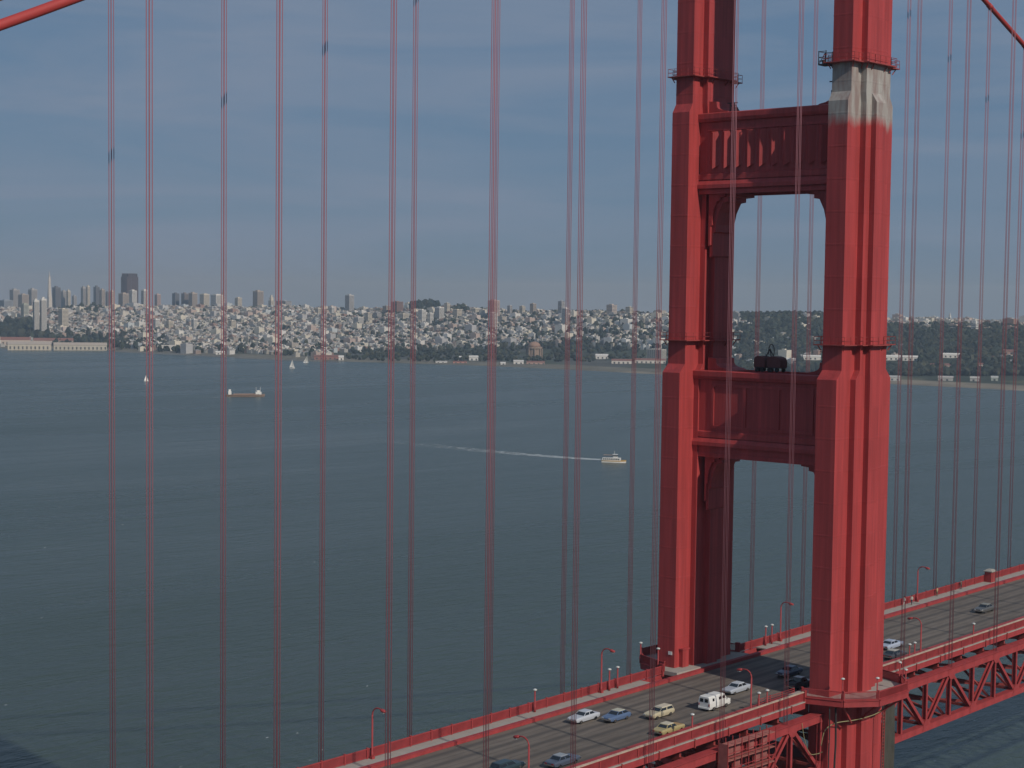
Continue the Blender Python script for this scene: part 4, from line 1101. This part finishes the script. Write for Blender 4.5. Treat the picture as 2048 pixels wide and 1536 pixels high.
vertm = MB().box(-.22,.22,-.36,-.22,BZ,TZ).box(-.22,.22,.22,.36,BZ,TZ).box(-.05,.05,-.22,.22,BZ,TZ).mesh('vertical', M['paint_deck'])
H_ = TZ-BZ
def solid_diag(x1, z1, x2, z2, name):
    b_ = MB()
    for sy in (-.3, .3): b_.bar((x1,sy,z1),(x2,sy,z2),.10,.5,up=(0,0,1))
    b_.bar((x1,0,z1),(x2,0,z2),.5,.08,up=(0,0,1))
    return sheared(b_, name, M['paint_deck'])
dgd = solid_diag(0, TZ, PAN, BZ, 'diagonal_down'); dgu = solid_diag(0, BZ, PAN, TZ, 'diagonal_up')
gus_t = MB().prism([(-1.3,.35),(1.3,.35),(1.1,-.5),(.45,-1.25),(-.45,-1.25),(-1.1,-.5)], 'y', -.52, .52).mesh('gusset_top', M['paint_deck'])
gus_b = MB().prism([(-1.3,-.35),(1.3,-.35),(1.1,.6),(.45,1.3),(-.45,1.3),(-1.1,.6)], 'y', -.50, .50).mesh('gusset_bottom', M['paint_deck'])
for s, sd in ((-1, 'near'), (1, 'far')):
    tr = empty('stiffening_truss', (0, s*TY, BZ)); tag(tr, f'red steel stiffening truss under the {sd} edge of the deck', 'truss', 'deck trusses')
    for i in range(XA, XB):
        x = i*PAN; z = dz(x)
        if -9.2 < x+PAN/2 < 9.2 and False: continue
        if x+PAN <= -7.0 or x >= 7.0:
            link('top_chord', chm, (x, s*TY, z+TZ), tr); link('bottom_chord', chb, (x, s*TY, z+BZ), tr)
            link('diagonal', dgd if i % 2 == 0 else dgu, (x, s*TY, z), tr)
        if abs(x) > 7:
            link('vertical', vertm, (x, s*TY, z), tr)
            if i % 2 == 0: link('gusset', gus_t, (x, s*TY, z+TZ), tr)
            else: link('gusset', gus_b, (x, s*TY, z+BZ), tr)
ff = empty('floor_framing', (0, 0, -6)); tag(ff, 'red cross beams, stringers and bottom bracing under the roadway', 'floor framing')
q = MB().box(-.2, .2, -11.8, 11.8, -2.3, -.75).box(-.2, .2, -13.3, 13.3, -2.42, -1.9)
for s in (-1, 1): q.bar((0, s*13.2, BZ+.3), (0, s*4.5, -2.3), .3, .35)
fbm = q.mesh('floor_beam', M['dark_red'])
q = MB()
for y in (-8, -4.8, -1.6, 1.6, 4.8, 8, 11.5, -11.5): q.box(0, PAN-.4, y-.12, y+.12, -.75, -.26)
stm = sheared(q, 'stringers', M['dark_red'])
lam = sheared(MB().bar((0,-13.2,BZ),(PAN*2,13.2,BZ),.4,.4).bar((0,13.2,BZ-.41),(PAN*2,-13.2,BZ-.41),.4,.4).box(PAN-.2,PAN+.2,-13.2,13.2,BZ-.2+.45,BZ+.2+.45), 'lateral_brace', M['dark_red'])
for i in range(XA, XB):
    x = i*PAN
    if abs(x) > 3: link('floor_beam', fbm, (x, 0, dz(x)), ff)
    else: link('floor_beam', MB().box(-.2,.2,-9.6,9.6,-2.3,-.75).mesh('floor_beam_short', M['dark_red']), (x, 0, dz(x)), ff)
    link('stringers', stm, (x+.2, 0, dz(x)), ff)
    if i % 2 == 0: link('lateral_brace', lam, (x, 0, dz(x)), ff)

# ------------------------------------------------------------------ lamps and short posts
def lamp_proto():
    r = empty('street_lamp', (0, 0, 0), local=True)
    link('pole', MB().tube([(0,0,0),(0,0,.9),(0,0,.92),(0,0,5.6)], [.17,.17,.12,.105], 10).mesh('pole', M['paint_deck'], True), (0,0,0), r)
    pts = [(0, 0, 5.55)]+[(0, -1.0+math.cos(t)*1.0, 5.6+math.sin(t)*1.0) for t in [i*math.pi/2/7 for i in range(8)]]+[(0, -1.35, 6.58), (0, -1.6, 6.5)]
    link('arm', MB().tube(pts, .09, 8).mesh('arm', M['paint_deck'], True), (0,0,0), r)
    q = MB().loft([[( .16*math.cos(t), -1.5, 6.5+.12*math.sin(t)) for t in [i*math.pi/5 for i in range(10)]], [( .30*math.cos(t), -1.75, 6.45+.22*math.sin(t)) for t in [i*math.pi/5 for i in range(10)]],
                   [( .27*math.cos(t), -2.25, 6.38+.17*math.sin(t)) for t in [i*math.pi/5 for i in range(10)]], [( .1*math.cos(t), -2.42, 6.36+.06*math.sin(t)) for t in [i*math.pi/5 for i in range(10)]]])
    link('lamp_head', q.mesh('lamp_head', M['paint_deck'], True), (0,0,0), r)
    link('lens', MB().box(-.2,.2,-2.2,-1.8,6.17,6.25).mesh('lens', M['glassy']), (0,0,0), r)
    link('base', MB().box(-.25,.25,-.25,.25,0,.35).mesh('lamp_base', M['paint_deck']), (0,0,0), r)
    return r
lp = lamp_proto()
first = True
LX = {1: [-116.5, -70.4, -25.0, 21.6, 66.8, 112.6, 158.3, 204], -1: [-68.3, -22.6, 24.0, 69.8, 115.5, 161.2, 207]}
for s in (1, -1):
    for x in LX[s]:
        o = lp if first else copy_tree(lp); first = False
        o.location = (x, s*12.15, dz(x)+.2); o.rotation_euler.z = 0 if s > 0 else math.pi
        side = 'far' if s > 0 else 'near'
        n = sorted([q for q in LX[s] if (q < 0) == (x < 0)], key=abs).index(x)
        tag(o, f"red curved-arm street lamp on the {side} railing, {ORD[n]} to the {'left' if x < 0 else 'right'} of the tower", 'street lamp', 'curved-arm lamps along the deck')
def post_proto():
    r = empty('marker_post', (0, 0, 0), local=True)
    link('pole', MB().tube([(0,0,0),(0,0,.9),(0,0,.95),(0,0,3.0)], [.17,.16,.11,.10], 8).mesh('short_pole', M['paint_deck'], True), (0,0,0), r)
    link('cap', MB().loft([ring(.14, 3.0, 10), ring(.30, 3.08, 10), ring(.30, 3.2, 10), ring(.1, 3.3, 10)]).mesh('cap', M['glassy'], True), (0,0,0), r)
    return r
pp0 = post_proto(); first = True
POSTS = [(-23.2, 12.1, 'left of a pair by the nearest far lamp'), (-21.3, 12.1, 'right of a pair by the nearest far lamp'),
         (-39.6, 12.1, 'standing alone on the far railing between two lamps'), (17.2, 12.1, 'left of a pair seen through the tower'), (19.0, 12.1, 'right of a pair seen through the tower'),
         (-20.6, -12.1, 'left of a pair on the near railing by the van'), (-18.6, -12.1, 'right of a pair on the near railing by the van'),
         (-36.0, -12.1, 'on the near railing in front of the yellow sedan'), (20.6, -12.1, 'left of a pair on the near railing, right roadway'), (22.2, -12.1, 'right of a pair on the near railing, right roadway'),
         (41.5, -12.1, 'alone on the near railing at the right'), (11.6, -12.1, 'at the near railing end just right of the tower')]
for i, (x, y) in enumerate(PN):
    if i: POSTS.append((x*.985, y+.25, f'on the near leg platform, {ORD[i-1]} from the left'))
POSTS += [(-9.6, 13.6, 'on the shaded platform at the left of the far leg'), (-8.0, 18.2, 'dark against the water behind the far leg platform')]
for x, y, d in POSTS:
    o = pp0 if first else copy_tree(pp0); first = False
    o.location = (x, y, (dz(x)+.2) if abs(x) > 10 else .22)
    tag(o, f'red post with pale cap, {d}', 'post', 'short capped posts along the deck')
# red cabinet with a pale roof on the far sidewalk
r = empty('roadside_cabinet', (94.5, 11.7, dz(94.5)+.22), local=True); tag(r, 'red cabinet with pale roof standing on the far sidewalk at the right', 'cabinet')
link('body', MB().box(-.85,.85,-.7,.7,0,2.0).mesh('cab_body', M['paint_deck']), (0,0,0), r)
link('roof', MB().loft([[(-1.05,-.9,2.0),(1.05,-.9,2.0),(1.05,.9,2.0),(-1.05,.9,2.0)],[(-1.05,-.9,2.18),(1.05,-.9,2.18),(1.05,.9,2.18),(-1.05,.9,2.18)],[(-.5,-.4,2.5),(.5,-.4,2.5),(.5,.4,2.5),(-.5,.4,2.5)]]).mesh('cab_roof', M['concrete']), (0,0,0), r)
link('door', MB().box(-.4,.4,-.74,-.7,.1,1.85).mesh('cab_door', M['dark_red']), (0,0,0), r)
# traffic barrier rails by the near leg and hoses
r = empty('guard_rail', (-11.5, -9.9, dz(-11)), local=True); tag(r, 'triple-pipe red guard rail beside the near leg', 'guard rail')
for z in (.75, 1.05, 1.35): link('rail', MB().tube([(-6,0,z-.1),(3.2,0,z+.1)], .05, 6).mesh('guard_pipe', M['paint_deck']), (0,0,0), r)
pm = MB().box(-.06,.06,-.06,.06,.1,1.5).mesh('guard_post', M['paint_deck'])
for x in (-6, -3, 0, 3.1): link('post', pm, (x, 0, 0), r)
def hose(pts, rad, mt, label):
    P = [Vector(p) for p in pts]; cv = []
    for i in range(len(P)-1):
        p0, p1, p2, p3 = P[max(i-1,0)], P[i], P[i+1], P[min(i+2,len(P)-1)]
        for k in range(6):
            t = k/6; cv.append(.5*((2*p1)+(-p0+p2)*t+(2*p0-5*p1+4*p2-p3)*t*t+(-p0+3*p1-3*p2+p3)*t**3))
    cv.append(P[-1]); o = P[0]
    tag(link('hose', MB().tube([c-o for c in cv], rad, 6).mesh('hose', mt, True), o), label, 'hose')
hose([(6.5,-17.4,-2.2),(3.5,-17.9,-2.6),(0,-18.1,-3.0),(-4,-17.4,-3.2),(-7.3,-16.2,-3.3),(-8.6,-15.3,-4.3),(-8.9,-14.9,-6.5)], .07, M['hose'], 'yellowish hose looped round the near leg below the platform')
hose([(-13.2,-14.4,-2.6),(-12.6,-14.5,-5.0),(-11.2,-14.5,-7.2),(-9.5,-14.6,-7.6),(-8.6,-15.0,-7.4)], .05, M['hose'], 'thin pale hose hanging in a loop left of the near leg')
hose([(-7.7,-16.4,-1.0),(-7.8,-16.6,-6),(-8.2,-16.7,-12),(-8.3,-16.7,-40)], .16, M['hose_black'], 'thick black hose dropping down the near leg')
hose([(-8.5,-15.9,-1.0),(-8.7,-16.1,-5),(-9.3,-16.4,-10),(-9.4,-16.4,-40)], .11, M['hose_black'], 'thinner black hose beside the thick one on the near leg')
# hanging tarpaulin and ladder at the right of the leg
def tarp(x0, x1, y, z0, z1, label):
    q = MB(); n = 14; m_ = 18; vs = []
    for i in range(n+1):
        for j in range(m_+1):
            x = x0+(x1-x0)*i/n; z = z0+(z1-z0)*j/m_
            vs.append((x-x0, .16*math.sin(i*1.7+j*.12)+.07*math.sin(j*.9+i), z-z0))
    k = len(vs); fs = [(i*(m_+1)+j, (i+1)*(m_+1)+j, (i+1)*(m_+1)+j+1, i*(m_+1)+j+1) for i in range(n) for j in range(m_)]
    q.add(vs+[(a, b_+.04, c) for a, b_, c in vs], fs+[tuple(t+k for t in f[::-1]) for f in fs])
    tag(link('tarpaulin', q.mesh('tarpaulin', M['tarp'], True), (x0, y, z0)), label, 'tarpaulin')
tarp(9.0, 12.2, -14.6, -26, -1.2, 'olive grey tarpaulin hanging under the deck right of the near leg')
r = empty('ladder', (3.6, -17.6, -30), local=True); tag(r, 'red ladder and pipe brackets on the near leg below the platform', 'ladder')
for a in (-.3, .3): link('stile', MB().box(a-.06,a+.06,-.06,.06,0,28).mesh('stile', M['dark_red']), (0,0,0), r)
rg = MB().box(-.3,.3,-.04,.04,-.04,.04).mesh('rung', M['dark_red'])
for k in range(56): link('rung', rg, (0, 0, .4+k*.5), r)

# painters' scaffold enclosure hung on the near truss
r = empty('scaffold', (-33.6, -15.4, dz(-28)-11.2), local=True); tag(r, 'paint-stained red scaffold enclosure hung on the near truss left of the tower', 'scaffold')
SL, SH = 11.2, 10.6
netm = mat('scaffold_sheet', (0.30, 0.10, 0.09), .85, var=.35, vscale=.7)
for k in range(6):
    z = .2+k*2.0
    for j in range(3): link('plank', MB().box(0, SL, -.22, .22, -.05, .05).mesh('plank', M['plank']), (0, -.45+j*.48, z+G*SL*.5), r)
um = MB().box(-.05,.05,-.05,.05,0,SH+.4).mesh('upright', M['paint_deck'])
for k in range(8):
    for y in (-.75, .75): link('upright', um, (k*SL/7, y, 0), r)
gm = MB().box(0, SL, -.035, .035, -.035, .035).mesh('guard_bar', M['paint_deck'])
for k in range(5):
    for e in (.6, 1.1): link('guard_bar', gm, (0, -.75, .25+k*2.0+e), r)
q = MB(); random.seed(21)
for k in range(7):
    for j in range(5):
        if random.random() < .72:
            q.box(k*SL/7+.08, (k+1)*SL/7-.08, .55+rnd(-.02,.02), .6+rnd(0,.02), .4+j*2.0, 2.0+j*2.0)
tag(link('sheeting', q.mesh('sheeting', netm), (0,0,0), r), kind='stuff')
link('end_sheet', MB().box(-.05,0,-.7,.7,.2,SH).mesh('end_sheet', netm), (0,0,0), r)

# ------------------------------------------------------------------ vehicles
def ringx(x, w, z0, z1, tum=.92, belly=.94):
    zm = z0+(z1-z0)*.55
    return [(x, -w*belly, z0), (x, w*belly, z0), (x, w, zm-.08), (x, w, zm+.08), (x, w*tum, z1-.04), (x, w*tum*.93, z1), (x, -w*tum*.93, z1), (x, -w*tum, z1-.04), (x, -w, zm+.08), (x, -w, zm-.08)]
tyre = MB().tube([(0,-.1,0),(0,.1,0)], .33, 14).mesh('tyre', M['rubber'])
rim = MB().tube([(0,-.115,0),(0,.115,0)], .19, 10).mesh('rim', M['chrome'])
tail_m = mat('tail_lamp', (0.35, 0.02, 0.02), .3); amber = M['glassy']
def wheels(r, xs, y):
    for x in xs:
        for s in (-1, 1):
            w = link('wheel', tyre, (x, s*y, .33), r); w['_local'] = 1
            link('rim', rim, (0, s*.01, 0), w)
def car(x, y, heading, col, label, kind='sedan', Ln=5.1, roofc=None):
    r = empty('car' if kind != 'pickup' else 'pickup_truck', (x, y, dz(x)), local=True, rz=0 if heading > 0 else math.pi)
    r.rotation_euler.y = -math.atan(G)*(1 if heading > 0 else -1)
    tag(r, label, 'car' if kind != 'pickup' else 'pickup', 'vehicles on the bridge')
    cm = mat('car_paint', col, .28, var=.04, spec=.6); rm = mat('car_roof_paint', roofc, .4, var=.04) if roofc else cm
    h = Ln/2; w = .93
    st = [(-h, .78, .42, .74), (-h+.12, .88, .34, .84), (-h+.5, w, .26, .90), (-.9, w, .24, .94), (.7, w, .24, .94), (h-.9, w, .25, .90), (h-.15, .88, .32, .82), (h, .80, .42, .72)]
    link('body', MB().loft([ringx(*q) for q in st]).mesh('car_body', cm, False), (0,0,0), r)
    if kind == 'wagon': a0, a1, b0, b1 = -h+.25, .95, -h+.45, .30
    elif kind == 'hatch': a0, a1, b0, b1 = -h+.35, .95, -h+1.15, .25
    elif kind == 'pickup': a0, a1, b0, b1 = -.75, 1.05, -.6, .45
    else: a0, a1, b0, b1 = -1.55, .95, -1.0, .28
    zt = 1.40 if kind != 'pickup' else 1.62
    def cab(e):
        return [[(a0-e,-.84-e,.90),(a1+e,-.84-e,.90),(a1+e,.84+e,.90),(a0-e,.84+e,.90)], [(b0-e,-.66-e,zt-.06),(b1+e,-.66-e,zt-.06),(b1+e,.66+e,zt-.06),(b0-e,.66+e,zt-.06)]]
    link('cabin_frame', MB().loft(cab(0)).mesh('cabin', cm), (0,0,0), r)
    link('roof', MB().loft([[(b0-.03,-.68,zt-.06),(b1+.03,-.68,zt-.06),(b1+.03,.68,zt-.06),(b0-.03,.68,zt-.06)],[(b0+.05,-.60,zt),(b1-.05,-.60,zt),(b1-.05,.60,zt),(b0+.05,.60,zt)]]).mesh('car_roof', rm), (0,0,0), r)
    lo, hi = cab(.012)
    def quad(name, A, B, C, D_, m0=.12, m1=.1):
        A, B, C, D_ = [Vector(t) for t in (A, B, C, D_)]
        def bi(s, t): return A.lerp(B, s).lerp(D_.lerp(C, s), t)
        vs = [bi(m0, m1), bi(1-m0, m1), bi(1-m0, 1-m1), bi(m0, 1-m1)]
        n = (vs[1]-vs[0]).cross(vs[3]-vs[0]).normalized()*.02
        q = MB().add(vs+[t-n for t in vs], [(0,1,2,3),(7,6,5,4),(0,4,5,1),(1,5,6,2),(2,6,7,3),(3,7,4,0)])
        link(name, q.mesh(name, M['glass']), (0,0,0), r)
    quad('windshield', lo[1], lo[2], hi[2], hi[1], .06, .12); quad('rear_window', lo[3], lo[0], hi[0], hi[3], .07, .14)
    for (p, q_) in ((0, 1), (2, 3)):
        A, B, C, D_ = [Vector(t) for t in (lo[p], lo[q_], hi[q_], hi[p])]
        quad('side_window', A, A.lerp(B, .5), D_.lerp(C, .5), D_, .07, .14); quad('side_window', A.lerp(B, .5), B, C, D_.lerp(C, .5), .07, .14)
    if kind == 'pickup':
        link('cargo_bed', MB().box(-h+.15, -.85, -.75, .75, .93, .97).mesh('bed', M['steel_dark']), (0,0,0), r)
        for s in (-1, 1): link('bed_side', MB().box(-h+.1, -.8, s*.86-.05, s*.86+.05, .88, 1.18).mesh('bed_side', cm), (0,0,0), r)
    wheels(r, (-h+1.05, h-.95), .80)
    for sx in (-1, 1): link('bumper', MB().box(-.07,.07,-.86,.86,-.08,.08).mesh('bumper', M['chrome']), (sx*(h+.04), 0, .50), r)
    for s in (-1, 1):
        link('headlight', MB().box(-.03,.03,-.16,.16,-.07,.07).mesh('headlight', amber), (h-.01, s*.58, .68), r)
        link('tail_light', MB().box(-.03,.03,-.18,.18,-.06,.06).mesh('tail_light', tail_m), (-h+.01, s*.56, .66), r)
    return r
car(-38.0, 4.6, -1, (0.50,0.52,0.56), 'silver-white sedan with dark windows, leftmost car fully in view')
car(-34.8, 1.5, -1, (0.10,0.15,0.26), 'dark blue coupe with pale roof right of the silver-white sedan', 'hatch', 4.5, roofc=(0.5,0.47,0.36))
car(-29.4, -1.7, -1, (0.52,0.45,0.30), 'cream station wagon between the blue coupe and the van', 'wagon', 5.0, roofc=(0.62,0.55,0.42))
car(-35.2, -7.7, 1, (0.40,0.33,0.16), 'mustard sedan with pale roof nearest the near railing', 'sedan', 5.1, roofc=(0.60,0.55,0.42))
car(-10.9, -1.7, -1, (0.42,0.45,0.50), 'silver-blue sedan just coming out of the tower shadow', 'sedan', 5.2, roofc=(0.5,0.52,0.55))
car(3.0, -1.7, -1, (0.05,0.07,0.12), 'dark blue sedan inside the tower shadow', 'sedan', 5.0)
car(-2.4, -7.0, 1, (0.03,0.03,0.04), 'black car half hidden behind the near leg', 'pickup', 5.0, roofc=(0.5,0.5,0.48))
car(30.0, -3.6, 1, (0.40,0.45,0.55), 'light blue sedan right of the tower', 'sedan', 5.2)
car(24.0, -7.6, 1, (0.07,0.07,0.08), 'dark car partly hidden by posts just right of the tower', 'hatch', 4.6, roofc=(0.45,0.42,0.36))
car(67.5, -.9, -1, (0.10,0.10,0.10), 'dark grey sedan alone far out on the right-hand roadway', 'sedan', 4.9, roofc=(0.25,0.24,0.2))
car(-56.0, -6.9, 1, (0.08,0.10,0.14), 'dark sedan cut by the bottom edge right of the near lamp', 'sedan', 5.0, roofc=(0.3,0.32,0.34))
car(-62.6, -3.6, 1, (0.03,0.05,0.06), 'dark green-black car at the bottom edge left of the near lamp', 'wagon', 4.9)

def van(x, y, label):
    r = empty('van', (x, y, dz(x)), local=True); r.rotation_euler.y = -math.atan(G); tag(r, label, 'van', 'vehicles on the bridge')
    cm = mat('van_paint', (0.74,0.73,0.69), .35, var=.03); h = 2.45
    def sec(x_, zt, wt=.80, z0=.32): return [(x_,-.92,z0),(x_,.92,z0),(x_,1.0,z0+.3),(x_,1.0,1.15),(x_,wt+.06,zt-.12),(x_,wt-.08,zt),(x_,-wt+.08,zt),(x_,-wt-.06,zt-.12),(x_,-1.0,1.15),(x_,-1.0,z0+.3)]
    link('body', MB().loft([sec(-h,2.02,.78),sec(-h+.15,2.1),sec(.9,2.1),sec(1.25,2.02,.78),sec(1.85,1.22,.86),sec(h-.05,1.12,.84),sec(h,.95,.84,.42)]).mesh('van_body', cm), (0,0,0), r)
    def win(name, x0, x1, s, z0=1.25, z1=1.78):
        q = MB().prism([(x0,z0),(x1,z0),(x1-.03,z1),(x0+.03,z1)], 'y', s*.90-.06, s*.90+.075); link(name, q.mesh(name, M['glass']), (0,0,0), r)
    for s in (-1, 1):
        win('side_window', -1.75, -1.3, s); win('side_window', -.25, .45, s); win('side_window', .6, 1.25, s)
        link('rear_window', MB().box(-h-.03,-h+.1,s*.4-.27,s*.4+.27,1.3,1.78).mesh('van_rear', M['glass']), (0,0,0), r)
        link('tail_light', MB().box(-h-.04,-h+.02,s*.85-.06,s*.85+.06,.8,1.1).mesh('van_tail', tail_m), (0,0,0), r)
        link('headlight', MB().tube([(h-.05,s*.65,.78),(h+.05,s*.65,.78)],.12,10).mesh('van_head', amber), (0,0,0), r)
    A = [(1.30,-.72,1.93),(1.80,-.80,1.28),(1.80,.80,1.28),(1.30,.72,1.93)]
    link('windshield', MB().add([(a+.03,b_,c+.03) for a,b_,c in A]+[(a-.1,b_,c-.1) for a,b_,c in A],[(3,2,1,0),(4,5,6,7),(0,1,5,4),(1,2,6,5),(2,3,7,6),(3,0,4,7)]).mesh('van_ws', M['glass']), (0,0,0), r)
    wheels(r, (-1.45, 1.5), .88)
    for sx in (-1, 1): link('bumper', MB().box(-.07,.07,-.92,.92,-.1,.1).mesh('van_bumper', M['white']), (sx*(h+.05), 0, .46), r)
    link('mirror', MB().box(-.05,.05,-.18,.0,-.14,.14).mesh('mirror', M['chrome']), (1.45,-1.0,1.35), r)
van(-20.6, -4.7, 'white panel van driving right, centre of the near lanes')

# ------------------------------------------------------------------ people on the far sidewalk
def person_mat(shirt, trousers, skin=(0.45,0.28,0.2)):
    mt = bpy.data.materials.new('clothing'); mt.use_nodes = True; t = mt.node_tree; b_ = t.nodes['Principled BSDF']; b_.inputs['Roughness'].default_value = .85
    tcn = t.nodes.new('ShaderNodeTexCoord'); sp = t.nodes.new('ShaderNodeSeparateXYZ'); t.links.new(tcn.outputs['Object'], sp.inputs[0])
    mr = t.nodes.new('ShaderNodeMapRange'); mr.inputs['From Max'].default_value = 2.0; t.links.new(sp.outputs['Z'], mr.inputs['Value'])
    cr = t.nodes.new('ShaderNodeValToRGB'); cr.color_ramp.interpolation = 'CONSTANT'; e = cr.color_ramp.elements
    e[0].position = 0; e[0].color = (.03,.025,.02,1); e[1].position = .045; e[1].color = (*trousers, 1)
    for ps, c in ((.475, shirt), (.735, skin)):
        k = e.new(ps); k.color = (*c, 1)
    t.links.new(mr.outputs[0], cr.inputs[0]); t.links.new(cr.outputs[0], b_.inputs['Base Color']); return mt
def person(x, y, rz, shirt, trousers, label, stride=.18, reach=0.0, sc=1.0):
    J = {'pel': (0,0,.95,.15), 'wst': (0,0,1.12,.13), 'che': (.01,0,1.34,.165), 'nek': (.02,0,1.48,.06), 'hd0': (.03,0,1.56,.075), 'hd1': (.035,0,1.66,.10), 'hd2': (.03,0,1.74,.07),
         'shl': (0,.19,1.42,.07), 'ell': (-.05-reach*.1,.25,1.14,.048), 'wrl': (.10+reach,.24,.92+reach*.4,.034), 'hal': (.15+reach*1.2,.23,.86+reach*.4,.04),
         'shr': (0,-.19,1.42,.07), 'elr': (-.02,-.25,1.14,.048), 'wrr': (.10,-.24,.92,.034), 'har': (.15,-.23,.86,.04),
         'hpl': (0,.10,.88,.10), 'knl': (.02+stride,.11,.50,.065), 'anl': (-.03+stride,.11,.09,.045), 'tol': (.16+stride,.12,.04,.04),
         'hpr': (0,-.10,.88,.10), 'knr': (-.02-stride*.5,-.11,.50,.065), 'anr': (-.10-stride,-.11,.09,.045), 'tor': (.08-stride,-.12,.04,.04)}
    E_ = [('pel','wst'),('wst','che'),('che','nek'),('nek','hd0'),('hd0','hd1'),('hd1','hd2'),('che','shl'),('shl','ell'),('ell','wrl'),('wrl','hal'),('che','shr'),('shr','elr'),('elr','wrr'),('wrr','har'),
          ('pel','hpl'),('hpl','knl'),('knl','anl'),('anl','tol'),('pel','hpr'),('hpr','knr'),('knr','anr'),('anr','tor')]
    ks = list(J); me = bpy.data.meshes.new('person'); me.from_pydata([tuple(t*sc for t in J[k][:3]) for k in ks], [(ks.index(a), ks.index(c)) for a, c in E_], [])
    o = link('person', me, (x, y, dz(x)+.22), None, rz); tag(o, label, 'person', 'people on the far sidewalk')
    md = o.modifiers.new('skin', 'SKIN'); me.skin_vertices or bpy.ops.mesh.customdata_skin_add.poll(); sd = o.modifiers.new('sub', 'SUBSURF'); sd.levels = 1; sd.render_levels = 1
    for i, k in enumerate(ks): me.skin_vertices[0].data[i].radius = (J[k][3]*sc, J[k][3]*sc); me.skin_vertices[0].data[i].use_root = (k == 'pel')
    me.materials.append(person_mat(shirt, trousers))
    hq = MB().loft([[(.0+.115*math.cos(t)*k, .108*math.sin(t)*k, z) for t in [i*math.pi/5 for i in range(10)]] for k, z in ((.85,1.64),(1.05,1.70),(.95,1.78),(.5,1.83))])
    link('hair', hq.mesh('hair', mat('hair', (.04,.025,.015), .7), True), (.01,0,0), None).parent = o
    return o
person(61.6, 11.9, math.pi*.9, (0.66,0.65,0.6), (0.55,0.53,0.48), 'person in white clothes walking by the far lamp, left of two', .2)
person(63.6, 11.5, math.pi*1.05, (0.62,0.58,0.5), (0.10,0.10,0.12), 'person in pale top and dark trousers by the far lamp, right of two', .16)
person(74.0, 12.0, math.pi*.5, (0.42,0.30,0.16), (0.16,0.12,0.08), 'person in tan jacket standing at the far railing', .03, .15)
person(83.5, 12.1, math.pi*.5, (0.10,0.09,0.07), (0.05,0.05,0.05), 'person in dark clothes leaning at the far railing left of the cabinet', .03, .15)

# ------------------------------------------------------------------ haze over the bay
q = MB().box(-14500, 14500, -14500, 14500, WATER-1.5, 215)
hm = bpy.data.materials.new('haze_air'); hm.use_nodes = True; t = hm.node_tree; t.nodes.clear()
ho = t.nodes.new('ShaderNodeOutputMaterial'); pv = t.nodes.new('ShaderNodeVolumePrincipled')
pv.inputs['Color'].default_value = (0.66, 0.84, 1.0, 1); pv.inputs['Absorption Color'].default_value = (1, 1, 1, 1); pv.inputs['Density'].default_value = 8.2e-5; pv.inputs['Anisotropy'].default_value = 0.2
t.links.new(pv.outputs[0], ho.inputs['Volume'])
o = link('haze', q.mesh('haze', hm)); tag(o, 'pale blue sea haze over the bay', 'haze', kind='stuff')
for o in bpy.data.objects:
    if '_local' in o: del o['_local']
